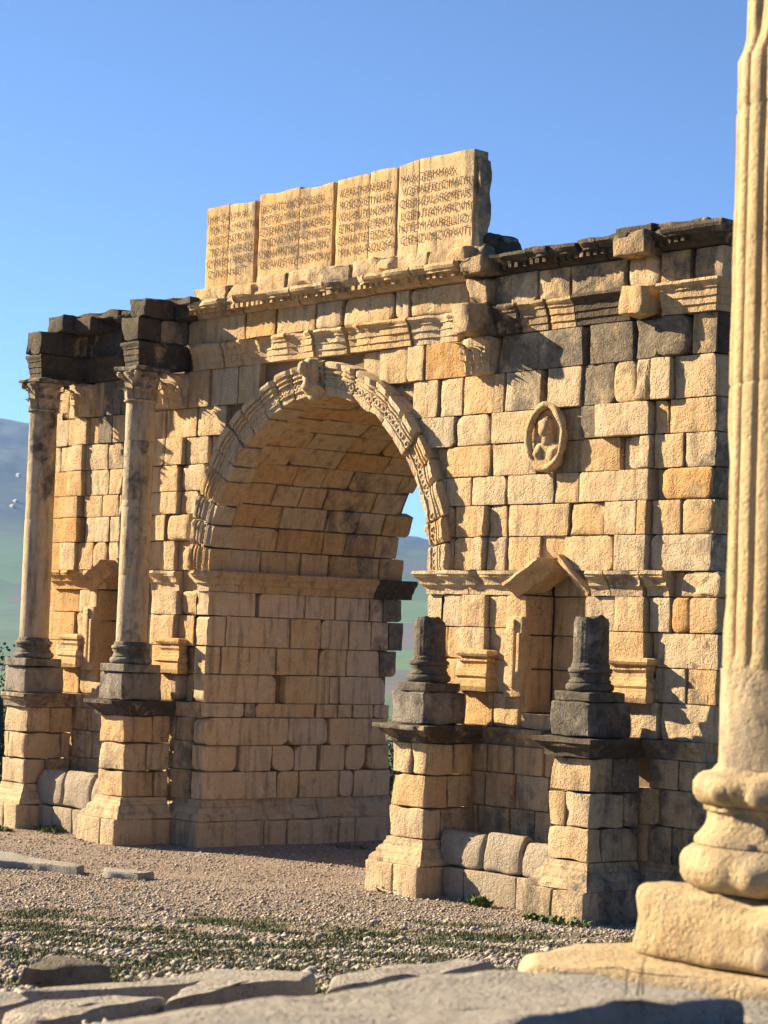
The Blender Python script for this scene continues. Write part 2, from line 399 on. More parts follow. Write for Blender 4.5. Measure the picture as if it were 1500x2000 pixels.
# masonry core behind the facing, with the vault and both niches left open
V, Fc = [], []
yc = Y0+.12
NICHE = [(-32.3, -31.25), (-21.88, -20.85)]; NZ0, NZ1, ND = 2.42, 4.5, .46
for (xa, xb, (na, nb)) in ((XL+.12, XJL-.13, NICHE[0]), (XJR+.13, XR-.12, NICHE[1])):
    add(V, Fc, *ubox(xa, na-.1, yc, YB-.1, .0, 7.5)); add(V, Fc, *ubox(nb+.1, xb, yc, YB-.1, .0, 7.5))
    add(V, Fc, *ubox(na-.1, nb+.1, yc, YB-.1, .0, NZ0-.05)); add(V, Fc, *ubox(na-.1, nb+.1, yc, YB-.1, NZ1+.1, 7.5))
    add(V, Fc, *ubox(na-.1, nb+.1, Y0+ND+.1, YB-.1, NZ0-.05, NZ1+.1))
add(V, Fc, *ubox(XL+.12, XR-.12, yc+.0, YB-.1, 7.5, 8.27))
N = 40; rc = RI+.13; b0 = len(V)
for yy in (yc, YB-.1):
    for i in range(N+1):
        t = math.pi*i/N; V.append(Vector((CXA-rc*math.cos(t), yy, CZA+rc*math.sin(t))))
    for i in range(N+1):
        t = math.pi*i/N; V.append(Vector((CXA-rc*math.cos(t), yy, 7.5)))
for i in range(N):
    f0, f1, g0, g1 = b0+i, b0+i+1, b0+N+1+i, b0+N+2+i; D = 2*(N+1)
    Fc += [(f0, f1, g1, g0), (f0+D, g0+D, g1+D, f1+D), (f0, f0+D, f1+D, f1)]
mk('wall_core', V, Fc, M_CORE, A, .3, 0, smooth=False)
def ringclip(r):
    def f(p):
        dx, dz = p.x-CXA, p.z-CZA
        if dz < 0:
            if abs(dx) < r: return Vector((CXA+math.copysign(r, dx), p.y, p.z))
            return p
        d = math.hypot(dx, dz)
        if d < r and d > .01: return Vector((CXA+dx*r/d, p.y, CZA+dz*r/d))
        return p
    return f
CLIP = ringclip(2.95)
CODE = {'d': dict(dark=.9), 'D': dict(dark=1.25), 'h': dict(dark=.72), 'o': dict(tone=.74), 'y': dict(tone=.55), 'g': dict(tone=.05), 'c': dict(tone=.12)}
def wall_course(zk, xr, yt, yb, stones, Y=Y0, ztop=None, zbot=None, name='wall_stone', plane='y', X=None, base_dark=0.0):
    """stones: (x0, x1, code) in pixels of the crop zk; code letters: p pilaster, d/D/h lichen, o/y/g/c tint, r recessed, R rounded, w rough"""
    if plane == 'y':
        zt = XZ(zk, xr, yt, Y)[1] if ztop is None else ztop; zb = XZ(zk, xr, yb, Y)[1] if zbot is None else zbot
        for s in stones:
            x0, x1 = s[0], s[1]; code = s[2] if len(s) > 2 else ''
            ym = (yt+yb)/2
            a = XZ(zk, x0, ym, Y)[0]; b = XZ(zk, x1, ym, Y)[0]
            face_stone(name, a, b, zb, zt, code, Y, base_dark)
def face_stone(name, a, b, zb, zt, code='', Y=Y0, base_dark=0.0, parent=None):
    out = rnd(-.012, .02); xm, zm_ = (a+b)/2, (zb+zt)/2
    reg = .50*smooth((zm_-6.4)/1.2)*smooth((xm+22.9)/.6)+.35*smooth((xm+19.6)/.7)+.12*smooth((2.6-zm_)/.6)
    k = dict(tone=None, dark=base_dark+reg+rnd(.05, .22)); kw = {}
    for ch in code:
        if ch in CODE: k.update(CODE[ch])
    if 'p' in code: out += .085
    if 'r' in code: out -= .10
    if 'f' in code: out += .05
    if 'R' in code: kw.update(chip=.7, bev=.02, pillow=.010, cr=(.06, .17))
    if 'w' in code: kw.update(rough=.022, chip=.5, bev=.03)
    q = [(a, Y, zt), (b, Y, zt), (b, Y, zb), (a, Y, zb)]
    return stone(name, parent or A, q, (0, -1, 0), out=out, depth=.3, clip=CLIP, **k, **kw)
# ---- right wall, course by course (crops 2, 3, 4 of the photograph)
W = wall_course
zc = {}
def Zr(k, x, y): return XZ(k, x, y, Y0)[1]
zz = [Z_AR0, Zr(2, 850, 706), Zr(2, 850, 893), Zr(2, 850, 1044), Zr(3, 850, 157), Zr(3, 850, 297), Zr(3, 850, 450), Z_IM1, Z_IM0, Zr(3, 850, 885), Zr(3, 850, 1040), Zr(4, 1200, 397), Z_SC1]
def course(i, zk, ym, stones, bd=0.0): W(zk, 0, ym, ym, stones, ztop=zz[i], zbot=zz[i+1], base_dark=bd)
course(0, 7, 100, [(930, 1012, 'r'), (1022, 1158), (1165, 1248), (1255, 1455, 'o')])
course(0, 2, 650, [(140, 292, 'r'), (300, 672, 'gd'), (678, 700, 'r'), (704, 893, 'd'), (903, 1003, 'prw'), (1006, 1158, 'Rp'), (1166, 1272, 'h')], 0.3)
course(1, 7, 280, [(1080, 1185, 'r'), (1192, 1312), (1322, 1430), (1440, 1500, 'r')])
course(1, 2, 840, [(128, 312), (319, 480, 'gh'), (486, 505, 'r'), (510, 662), (668, 805, 'd'), (810, 915, 'R'), (920, 983, 'pw'), (988, 1077, 'p'), (1081, 1270)])
course(2, 2, 1000, [(-150, -60), (-55, 88, 'g'), (95, 252, 'R'), (259, 456), (462, 650, 'r'), (657, 735, 'd'), (738, 986, 'p'), (993, 1053), (1058, 1265)])
course(3, 3, 100, [(-30, 42, 'r'), (48, 252), (257, 457), (462, 645, 'r'), (655, 828), (832, 868, 'r'), (871, 930, 'R'), (934, 986, 'p'), (990, 1122), (1128, 1258)])
course(4, 3, 240, [(-5, 45), (48, 163), (168, 322), (328, 536), (540, 646), (650, 842), (845, 978, 'p'), (982, 1018, 'r'), (1022, 1255, 'oR')])
course(5, 3, 370, [(60, 86), (90, 211), (214, 240, 'p'), (244, 322), (326, 601), (606, 764, 'w'), (767, 846), (850, 926, 'p'), (930, 974, 'p'), (982, 1110), (1115, 1258, 'R')])
course(6, 3, 530, [(60, 84), (88, 180), (184, 236, 'p'), (240, 322), (326, 470), (575, 797), (800, 826, 'r'), (830, 968, 'pg'), (974, 1247, 'g')], .1)
course(7, 3, 670, [(1040, 1098, 'r'), (1103, 1290, 'wc')])
course(8, 3, 800, [(-40, 130, 'c'), (134, 241, 'p'), (245, 330), (333, 425, 'f'), (676, 822, 'c'), (828, 958, 'p'), (965, 1060, 'g'), (1066, 1142, 'oR'), (1147, 1275)])
course(9, 3, 955, [(20, 55, 'o'), (60, 122), (128, 241, 'p'), (245, 328), (790, 962, 'p'), (966, 994, 'r'), (998, 1275, 'c')])
course(10, 4, 325, [(380, 438, 'y'), (440, 545, 'p'), (548, 598), (880, 955), (958, 1100, 'p'), (1108, 1217), (1222, 1322)])
course(11, 4, 440, [(300, 452), (456, 554, 'y'), (557, 645, 'f'), (880, 1010), (1014, 1132, 'p'), (1139, 1325)])
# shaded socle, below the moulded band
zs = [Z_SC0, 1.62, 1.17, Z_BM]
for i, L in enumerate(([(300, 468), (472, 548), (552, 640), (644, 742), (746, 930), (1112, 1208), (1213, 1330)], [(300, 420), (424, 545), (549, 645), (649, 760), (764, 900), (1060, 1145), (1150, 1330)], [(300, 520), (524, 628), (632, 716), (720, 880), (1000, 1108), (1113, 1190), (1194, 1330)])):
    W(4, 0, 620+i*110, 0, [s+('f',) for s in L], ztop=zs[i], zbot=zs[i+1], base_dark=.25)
# ---- left wall
zl = [Z_AR0, XZ(5, 1150, 800, Y0)[1], XZ(5, 1150, 985, Y0)[1], XZ(5, 1150, 1162, Y0)[1], XZ(5, 1150, 1335, Y0)[1], XZ(5, 1150, 1483, Y0)[1], XZ(5, 1150, 1655, Y0)[1], Z_IM1]
LL = [
 (670, [(330, 490, 'w'), (494, 592, 'p'), (596, 630, 'r'), (634, 692), (696, 810, 'd'), (815, 1000, 'd'), (1005, 1240, 'w'), (1245, 1382), (1386, 1560, 'g'), (1564, 1700)]),
 (900, [(330, 476), (480, 524), (527, 606, 'p'), (610, 666), (669, 757, 'd'), (760, 880), (884, 1098), (1103, 1302), (1306, 1480)]),
 (1080, [(330, 421), (425, 496), (500, 586, 'p'), (590, 727, 'c'), (732, 830, 'h'), (834, 960), (964, 1118, 'p'), (1122, 1228, 'p'), (1233, 1372), (1376, 1450, 'r')]),
 (1250, [(330, 482, 'o'), (485, 584, 'p'), (590, 737, 'g'), (741, 860), (864, 980), (983, 1080), (1085, 1208, 'p'), (1213, 1372, 'R')]),
 (1410, [(330, 442, 'o'), (446, 560, 'p'), (565, 580, 'r'), (583, 694), (698, 800), (803, 960), (964, 1096), (1100, 1212, 'p'), (1216, 1330)]),
 (1580, [(330, 470, 'o'), (473, 562, 'po'), (566, 586, 'r'), (590, 746, 'g'), (749, 830), (834, 970), (974, 1074), (1078, 1140, 'p'), (1143, 1288, 'pR')]),
 (1740, [(330, 446, 'o'), (450, 548, 'p'), (551, 646), (650, 742, 'R'), (746, 830), (834, 965), (969, 1125), (1129, 1194, 'p'), (1197, 1330)])]
for i, (ym, L) in enumerate(LL): W(5, 0, ym, 0, L, ztop=zl[i], zbot=zl[i+1])
zm = [Z_IM0, XZ(6, 1150, 335, Y0)[1], XZ(6, 1150, 535, Y0)[1], XZ(6, 1150, 715, Y0)[1], Z_SC1]
LM = [
 (240, [(310, 522, 'o'), (526, 640), (1000, 1025, 'r'), (1025, 1184, 'p'), (1188, 1316, 'R'), (1322, 1365)]),
 (420, [(305, 497, 'o'), (500, 636, 'w'), (980, 1018), (1020, 1168, 'p'), (1172, 1276, 'y'), (1280, 1355, 'R')]),
 (600, [(300, 398, 'o'), (402, 532, 'p'), (536, 640), (980, 1036), (1040, 1195, 'py'), (1199, 1262, 'r'), (1268, 1350, 'R')]),
 (790, [(300, 410), (414, 528, 'y'), (532, 640, 'R'), (980, 1064), (1068, 1196, 'pR'), (1200, 1276, 'r'), (1280, 1350, 'R')])]
for i, (ym, L) in enumerate(LM): W(6, 0, ym, 0, L, ztop=zm[i], zbot=zm[i+1])
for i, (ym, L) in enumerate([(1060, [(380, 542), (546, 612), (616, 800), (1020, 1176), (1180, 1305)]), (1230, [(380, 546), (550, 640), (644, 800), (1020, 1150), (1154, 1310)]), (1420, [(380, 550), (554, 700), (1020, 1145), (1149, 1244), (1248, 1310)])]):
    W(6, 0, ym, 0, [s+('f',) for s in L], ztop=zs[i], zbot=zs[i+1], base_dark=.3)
# ---- jamb of the left pier, crop 8: (yt, yb, joints)
JL = [
 (185, 332, [(205, 445, 'g'), (462, 694, 'g'), (699, 857, 'c'), (862, 1031), (1036, 1100, 'h'), (1104, 1200, 'D')]),
 (332, 487, [(198, 288), (291, 621), (625, 777, 'y'), (781, 921), (925, 1036, 'g'), (1040, 1128, 'h'), (1131, 1200, 'D')]),
 (487, 628, [(198, 266), (269, 406), (411, 551), (555, 771, 'y'), (775, 911), (915, 1080, 'g'), (1084, 1170, 'd')]),
 (628, 774, [(192, 552, 'R'), (592, 822, 'y'), (826, 872), (875, 1112, 'g')]),
 (774, 847, [(192, 386), (390, 440, 'h'), (444, 752, 'y'), (756, 866), (872, 942), (946, 1050), (1054, 1130, 'h')]),
 (847, 988, [(192, 602, 'R'), (606, 808, 'R'), (813, 1120)]),
 (988, 1122, [(192, 352, 'R'), (356, 521), (525, 636, 'R'), (641, 756, 'R'), (772, 897), (903, 1004, 'R'), (1022, 1130, 'R')]),
 (1122, 1267, [(192, 546), (549, 657), (664, 867), (871, 940, 'R'), (944, 1130)])]
XF = XJL
for yt, yb, L in JL:
    zt = onx(*zp(8, 500, yt), XF)[2]; zb = onx(*zp(8, 500, yb), XF)[2]
    if yt == 185: zt = Z_IM0
    if yb == 1267: zb = Z_BM
    for i, s in enumerate(L):
        a = onx(*zp(8, s[0], (yt+yb)/2), XF)[1]; b = onx(*zp(8, s[1], (yt+yb)/2), XF)[1]
        if i == 0: a = Y0-.015
        code = s[2] if len(s) > 2 else ''
        k = dict(tone=rnd(.0, .42), dark=rnd(.12, .34)); kw = {'mat': M_JAMB}
        for ch in code:
            if ch in CODE: k.update(CODE[ch])
        if 'R' in code: kw.update(chip=.75, bev=.018, cr=(.08, .24))
        stone('jamb_stone', A, [(XF, a, zt), (XF, b, zt), (XF, b, zb), (XF, a, zb)], (1, 0, 0), out=rnd(-.01, .015)+(.03 if zb < 2 else 0), depth=.3, **k, **kw)
# right pier jamb and both end walls, regular courses
def end_wall(X, n, ya, yb, levels, name, dk, first=None):
    for zb, zt in zip(levels, levels[1:]):
        y = ya
        while y < yb-.05:
            l = rnd(.5, 1.1) if y > ya or first is None else first*rnd(.6, 1.3); e = y+l
            if yb-e < .4: e = yb
            q = [(X, y, zt), (X, e, zt), (X, e, zb), (X, y, zb)]
            if n < 0: q = [(X, e, zt), (X, y, zt), (X, y, zb), (X, e, zb)]
            stone(name, A, q, (n, 0, 0), out=rnd(-.01, .02), depth=.28, dark=dk+rnd(-.1, .3), tone=rnd(0, .5))
            y = e
lev = [0, Z_PL, Z_BM, 1.17, 1.62, 2.1]+[zz[k] for k in (11, 10, 9, 8, 7, 6, 5, 4, 3, 2, 1, 0)]
end_wall(XR, 1, Y0-.0, YB, lev+[7.86, 8.26], 'end_stone', .75)
end_wall(XJR, -1, Y0+.0, YB, [0, .45, .9, 1.4, 1.9, 2.4, 2.9, 3.4, Z_IM0], 'jamb_stone', .2)
end_wall(XL, -1, Y0, YB, [0, .6, 1.2, 1.8, 2.4, 3, 3.6, 4.2, 4.8, 5.4, 6, 6.6, 7.2, 7.8, 8.26], 'end_stone', .3)
# ---- barrel vault: courses of stones from springing to springing
NV = 22
for i in range(NV):
    t0, t1 = math.pi*i/NV, math.pi*(i+1)/NV
    if t0 < .0: continue
    y = Y0+.30; yend = YB+rnd(-.25, .1)
    while y < yend-.05:
        e = y+rnd(.45, 1.15)
        if yend-e < .35: e = yend
        r = RI+.02; P = lambda t, yy: (CXA-r*math.cos(t), yy, CZA+r*math.sin(t))
        tm = (t0+t1)/2; n = (math.cos(tm), 0, -math.sin(tm))
        q = [P(t1, y), P(t1, e), P(t0, e), P(t0, y)]
        lowdark = .6 if (e > YB-1.2 and tm < .7) else .15
        stone('vault_stone', A, q, n, out=rnd(-.012, .015), depth=.2, gap=.005, bev=.010, rough=.007, pillow=.004, chip=.12, tone=rnd(.1, .75), dark=lowdark+rnd(-.1, .15))
        y = e
# ---- voussoirs of the moulded arch ring
def voussoir_geo(t0, t1, dr, do, seed, carve=True):
    prof = [(RI, -.42), (RI, .01), (RI+.012, .03), (2.70, .032), (2.705, .055), (2.725, .06), (2.735, .04), (2.86, .04), (2.865, .075), (2.885, .08), (2.895, .05), (2.925, .055), (2.93, .09), (2.955, .095), (2.965, .065), (2.995, .07), (3.0, .11), (3.04, .125), (3.08, .125), (3.09, .08), (3.10, .05), (3.10, -.2)]
    V = []; Fc = []; K = len(prof); n = 6; g = .0055
    wv = [rnd(-.012, .012) for _ in range(K)]; wv2 = [rnd(-.012, .012) for _ in range(K)]
    ch0, ch1 = rnd(-.2, .5), rnd(-.2, .5)
    for j in range(n+1):
        s = j/n
        for k, (r, o) in enumerate(prof):
            a = t0+g+wv[k]*.3*(j == 0)+(t1-t0-2*g+(wv2[k]*.3 if j == n else 0))*s
            x, z = CXA-(r+dr)*math.cos(a), CZA+(r+dr)*math.sin(a)
            e = max(0, nz(x+seed, z, seed, 3.2)-.15)*.5+max(0, nz(x, z+seed, 1, 9))*.12
            if j in (0, n): e += .25
            oo = 1.1*o*(1-min(.85, e)) if o > 0 else o
            rr = max(0, nz(x*2, z*2, seed+4, 1.6)-.05)*.10*(r < 2.7)
            x, z = CXA-(r+dr+rr)*math.cos(a), CZA+(r+dr+rr)*math.sin(a)
            V.append(Vector((x, Y0-oo-do+.004*nz(x, z, 3, 20), z)))
    for j in range(n):
        for k in range(K-1): Fc.append((j*K+k, j*K+k+1, (j+1)*K+k+1, (j+1)*K+k))
    Fc.append(tuple(range(K-1, -1, -1))); Fc.append(tuple(n*K+k for k in range(K)))
    return V, Fc
def scroll_geo(c, ang, r, tube, y, dirn):
    """carved running scroll: an open ring in relief"""
    V = []; Fc = []; n, m = 11, 5
    for i in range(n):
        a = ang+dirn*(math.pi*1.6*i/(n-1)); cc = Vector((c[0]+r*math.cos(a), y, c[1]+r*math.sin(a))); rad = Vector((math.cos(a), 0, math.sin(a)))
        for j in range(m):
            b = math.pi*j/(m-1); V.append(cc+rad*tube*math.cos(b)+Vector((0, -1, 0))*tube*1.1*math.sin(b))
    for i in range(n-1):
        for j in range(m-1): Fc.append((i*m+j, i*m+j+1, (i+1)*m+j+1, (i+1)*m+j))
    return V, Fc
NVS = 23
ts = [0]+[math.pi*(i+rnd(-.16, .16))/NVS for i in range(1, NVS)]+[math.pi]
ts[11], ts[12] = math.pi*11.05/NVS, math.pi*11.95/NVS
for i in range(NVS):
    if i == 11: continue
    dr, do = rnd(-.015, .02), rnd(-.02, .03)
    if i in (15, 17, 20): do += .03
    V, Fc = voussoir_geo(ts[i], ts[i+1], dr, do, rnd(0, 90))
    o = mk('voussoir', V, Fc, M_PALE if i % 3 else M_STONE, A, rnd(.1, .5), .12 if i > 3 else .25, sharp=20)
    V, Fc = [], []
    k = 4
    for j in range(k):
        if random.random() < .15: continue
        a = ts[i]+(ts[i+1]-ts[i])*(j+.5)/k; rr = 2.798+dr
        add(V, Fc, *scroll_geo((CXA-rr*math.cos(a), CZA+rr*math.sin(a)), math.pi-a+(1.2 if j % 2 else -1.6), .042, .016, Y0-.036-do, 1 if j % 2 else -1))
    if V: mk('scroll_carving', V, Fc, M_PALE if i % 3 else M_STONE, o, o['tone'], .1)
# keystone with a worn standing figure
V, Fc = voussoir_geo(ts[11], ts[12], .02, .02, 5)
ks = mk('keystone', V, Fc, M_PALE, A, .4, .15, sharp=35)
V, Fc = block_geo((CXA-.15, Y0-.30, 6.78), (CXA+.17, Y0+.05, 7.42), bev=.10, amp=.04, cell=.06, ns=5, fn=lambda p: Vector((CXA+(p.x-CXA)*(1.0 if p.z < 7.05 else .72), p.y+.10*max(0, p.z-7.1)+(.10 if p.z < 6.95 else 0), p.z)))
add(V, Fc, *lathe_geo([(.01, 7.16), (.06, 7.17), (.085, 7.23), (.08, 7.31), (.05, 7.36), (.01, 7.37)], CXA-.03, Y0-.30, 14, .015, 12))
mk('carved_figure', V, Fc, M_PALE, ks, .45, .35, sharp=60)
# ---- mouldings: profiles as (outset, height), from the back at the top round to the back at the bottom
def P_(pts, z): return [(o, z+h) for o, h in pts]
IMP = [(-.2, .32), (.20, .315), (.21, .27), (.19, .255), (.185, .235), (.14, .20), (.12, .165), (.115, .13), (.07, .10), (.055, .05), (.05, .0), (-.2, 0)]
ARC = [(-.2, .40), (.17, .395), (.18, .36), (.165, .34), (.13, .31), (.125, .285), (.105, .28), (.10, .19), (.08, .185), (.075, .095), (.055, .09), (.05, .005), (-.2, 0)]
COR = [(-.25, .25), (.33, .245), (.345, .20), (.325, .165), (.30, .15), (.295, .125), (.20, .115), (.19, .075), (.12, .06), (.11, .02), (.06, 0), (-.25, 0)]
SOC = [(-.2, .23), (.16, .225), (.165, .17), (.14, .155), (.12, .12), (.07, .09), (.05, .05), (.045, 0), (-.2, 0)]
BAS = [(-.2, .32), (.03, .318), (.035, .27), (.055, .25), (.06, .215), (.10, .19), (.125, .15), (.13, .11), (.16, .09), (.19, .055), (.20, .0), (-.2, 0)]
def dentils(x0, x1, y, z0, z1, d=.07, w_=.07, gp=.06):
    V, Fc = [], []; x = x0+.03
    while x+w_ < x1:
        if random.random() > .12: add(V, Fc, *ubox(x, x+w_*rnd(.8, 1), y-d*rnd(.5, 1), y+.05, z0, z1))
        x += w_+gp
    return V, Fc
def run(name, prof, z, xs, Y, k=None, dent=None, **kw):
    for i, (a, b) in enumerate(zip(xs, xs[1:])):
        if k and i in k and k[i] is None: continue
        q = dict(kw)
        if k and i in k: q.update(k[i])
        dz = q.pop('dz', 0)+rnd(-.008, .010); dy = q.pop('dy', 0)+rnd(-.03, .03)
        sweep(name, A, P_(prof, z+dz), [(a+rnd(.004, .02), Y-dy), (b-rnd(.004, .02), Y-dy)], extra=dentils(a, b, Y-.19-dy, z+.055, z+.118) if dent else None, **q)
# architrave
xa = [XZ(1, x, 980, 20.5)[0] for x in (45, 190, 345, 480, 595, 728, 745, 835, 1030, 1235)]
run('architrave_block', ARC, Z_AR0, xa, Y0+.02, k={5: None, 6: dict(breaks=.45, erode=.9)}, erode=.55, breaks=.12, dark=.1)
xa = [XZ(2, x, 450, 20.5)[0] for x in (268, 372, 495, 505, 622, 860)]
run('architrave_block', ARC, Z_AR0, xa, Y0+.02, k={2: None, 1: dict(dark=.95), 4: dict(dark=1.15), 0: dict(dark=1.0)}, erode=.4, dark=.4, breaks=.05)
sweep('architrave_block', A, P_(ARC, Z_AR0), [(XZ(2, 1018, 420, 20.5)[0], Y0-.03), (XR-.02, Y0-.03), (XR-.02, Y0+.8)], dark=.35, erode=.2, tone=.3)
xa = [XZ(5, x, 500, 20.5)[0] for x in (380, 600, 800)]
run('architrave_block', ARC, Z_AR0, xa, Y0+.02, erode=.3, dark=1.3)
# frieze
for zk, ym, L in ((1, 900, [(40, 300), (305, 440, 'o'), (444, 611), (616, 731, 'R'), (739, 970, 'R'), (975, 1036), (1041, 1290, 'w')]), (2, 330, [(255, 345, 'd'), (350, 468, 'd'), (472, 610, 'h'), (614, 866, 'dw'), (872, 1016, 'cR'), (1020, 1150, 'h'), (1156, 1166, 'r'), (1170, 1295, 'h')]), (5, 400, [(330, 480, 'D'), (484, 660, 'D'), (664, 800, 'D')])):
    for s in L:
        x0, x1 = XZ(zk, s[0], ym, Y0-.05)[0], XZ(zk, s[1], ym, Y0-.05)[0]
        face_stone('frieze_stone', x0, x1, Z_AR1, Z_FR1, (s[2] if len(s) > 2 else ''), Y=Y0-.05)
# cornice
xa = [XZ(1, x, 750, 20.4)[0] for x in (55, 272, 380, 527, 692, 870, 1072, 1272)]
run('cornice_block', COR, Z_FR1, xa, Y0-.03, dent=True, erode=.30, breaks=.08, dark=.55, tone=.3, k={1: dict(breaks=.4, erode=.8), 0: dict(erode=.8)})
xa = [XZ(2, x, 220, 20.4)[0] for x in (270, 435, 535, 655, 755, 900, 1050)]
run('cornice_block', COR, Z_FR1, xa, Y0-.0, dent=True, erode=.45, breaks=.12, dark=1.25, tone=.1)
sweep('cornice_block', A, P_(COR, Z_FR1+.01), [(xa[-1]+.01, Y0-.03), (XR-.0, Y0-.03), (XR-.0, Y0+.9)], dark=1.15, erode=.5, tone=.1, extra=dentils(xa[-1], XR-.2, Y0-.22, Z_FR1+.06, Z_FR1+.12))
xa = [XZ(5, x, 240, 20.4)[0] for x in (330, 600, 820, 980, 1180)]
run('cornice_block', COR, Z_FR1, xa, Y0+.05, erode=.6, breaks=.2, dark=1.4, tone=.1)
# rough weathered blocks on the wall head
for (a, b, h, y0, dk) in ((-32.9, -31.6, .10, 20.3, 1.4), (-31.6, -30.2, .06, 20.35, 1.4), (-30.15, -29.4, .10, 20.2, 1.4), (-22.85, -22.1, .05, 20.4, 1.4), (-22.05, -21.2, .07, 20.45, 1.4), (-21.1, -20.3, .09, 20.5, 1.4), (-20.25, -19.6, .12, 20.35, 1.4), (-19.55, -18.7, .10, 20.4, 1.1)):
    block('capping_stone', A, (a, y0, Z_CO1-.04), (b, 21.6, Z_CO1+h), dark=dk, tone=.1, bev=.028, amp=.022, cell=.10)
block('capping_stone', A, (XL+.2, 21.0, 8.2), (XR-.2, YB-.2, Z_CO1-.05), dark=.9, tone=.1, bev=.08, amp=.05, cell=.5)
# attic: ledge stones and inscribed slabs
xs = [-29.62, -28.7, -28.0, -27.2, -26.3, -25.6, -24.6, -23.9, -23.1]
for a, b in zip(xs, xs[1:]):
    block('attic_ledge_stone', A, (a+.01, Y0-.22+rnd(-.04, .04), Z_CO1-.03), (b-.01, Y0+.5, Z_AT0+rnd(-.05, .03)), dark=.6, tone=rnd(.1, .5), bev=.035, amp=.03, cell=.08)
TXT = {
 'A': ['IMP·CAES·M·AV', 'PONTIFICI·MAX·TR', 'AVGET·CASTRORV', 'TRO·AVNIVERSOS', 'CVMSEM  RIBVSE', ' CVIVS·ANG·T'],
 'B': ['ELIO·ANTONINO·PIO·FELICIA', 'POT·XX·IMP·IIII·COS·IIII·P·P·P', 'ETSENATVS·ET·INAE·RES', 'TNOVAT·SVPRA·OMNESR', 'ORNAMNTIS·OMNIBVSIN', 'OC·AVG·E·VOTIS·SIMONV'],
 'C': ['VGPARTHMAXBRIT', 'ROCOS·ETIVLIAEA', 'VOLVBILITANORVM', 'ETROPRINCIPEINDV', 'COHANTEETDEDICA', 'MIN VLA·ASOLOFA'],
 'D': ['MAX·GERMMAX', 'VG·PIAEFELICIMATRI', 'OBSINGVLAREMEIVS', 'LGENTIAM·ARCVM', 'NTE·M·AVRELLIO', 'CIENDVMCVRAVIT']}
def text_mesh(s):
    cu = bpy.data.curves.new('t', 'FONT'); cu.body = s; cu.size = 1; cu.offset = -.008; cu.resolution_u = 3; cu.extrude = 0
    o = bpy.data.objects.new('t', cu); COL.objects.link(o)
    dg = bpy.context.evaluated_depsgraph_get(); me = o.evaluated_get(dg).to_mesh()
    V = [v.co.copy() for v in me.vertices]; Fc = [tuple(p.vertices) for p in me.polygons]
    bpy.data.objects.remove(o); bpy.data.curves.remove(cu); return V, Fc
SL = [('A', -29.56, -28.27, 10.03, [.47]), ('B', -28.15, -26.31, 10.06, [.56]), ('C', -26.24, -24.86, 10.07, [.56]), ('D', -24.83, -23.22, 10.12, [.28])]
for nm, a, b, zt, cr in SL:
    dy = rnd(-.01, .02)
    cut = [a]+[a+(b-a)*c for c in cr]+[b]
    yf = Y0-.02-dy
    root = None
    for i, (p, q) in enumerate(zip(cut, cut[1:])):
        g = .001 if i else 0
        top = zt+rnd(-.035, .02)
        V, Fc = block_geo((p+g, yf, Z_AT0-.05), (q-.001, yf+.27, top), bev=.011, amp=.005, cell=.1, ns=3.5, fn=lambda w_: Vector((w_.x, w_.y, w_.z+(.035*nz(w_.x, 0, 4, 2.2) if w_.z > 9.8 else 0))))
        o = mk('inscription_slab' if i == 0 else 'slab_fragment', V, Fc, M_INSC, A if i == 0 else root, rnd(.35, .62), .62, sharp=50)
        if i == 0: root = o
    lines = TXT[nm]; lh = .175
    for k, s in enumerate(lines):
        TV, TF = text_mesh(s); x0 = min(v.x for v in TV); x1 = max(v.x for v in TV)
        wid = (b-a)*(.90 if k else .84)*(1 if len(s) > 12 else .86); sx = wid/(x1-x0); xs0 = a+.06+(.04 if k % 2 else 0); zb = 9.78-k*lh
        if nm == 'D': zb += .02
        VV = [Vector((xs0+(v.x-x0)*sx, yf-.015, zb+v.y*.175)) for v in TV]
        mk('inscription_line', VV, TF, M_CUT, root, .5, 0, smooth=False)['kind'] = 'stuff'
block('slab_break', A, (-23.24, Y0+.02, 8.72), (-23.11, Y0+.24, 9.98), dark=.8, tone=.2, bev=.03, amp=.035, cell=.06, ns=4)
# rubble wedged behind the right-hand slab
block('rubble_stone', A, (-23.3, 20.7, Z_CO1), (-22.75, 21.3, 8.95), dark=1.1, tone=.1, bev=.14, amp=.06, cell=.1, fn=lambda p: Vector((p.x-.5*max(0, p.z-8.6), p.y, p.z)))
block('rubble_stone', A, (-23.22, Y0-.1, Z_CO1), (-22.85, 20.9, 8.74), dark=.8, tone=.2, bev=.1, amp=.05, cell=.1)
for x in (-29.3, -28.1, -26.6, -25.0, -23.8): block('backing_stone', A, (x-.35, Y0+.27, Z_CO1-.02), (x+.35, Y0+.8, 9.1+rnd(-.1, .2)), dark=.7, bev=.06, amp=.04, cell=.2)
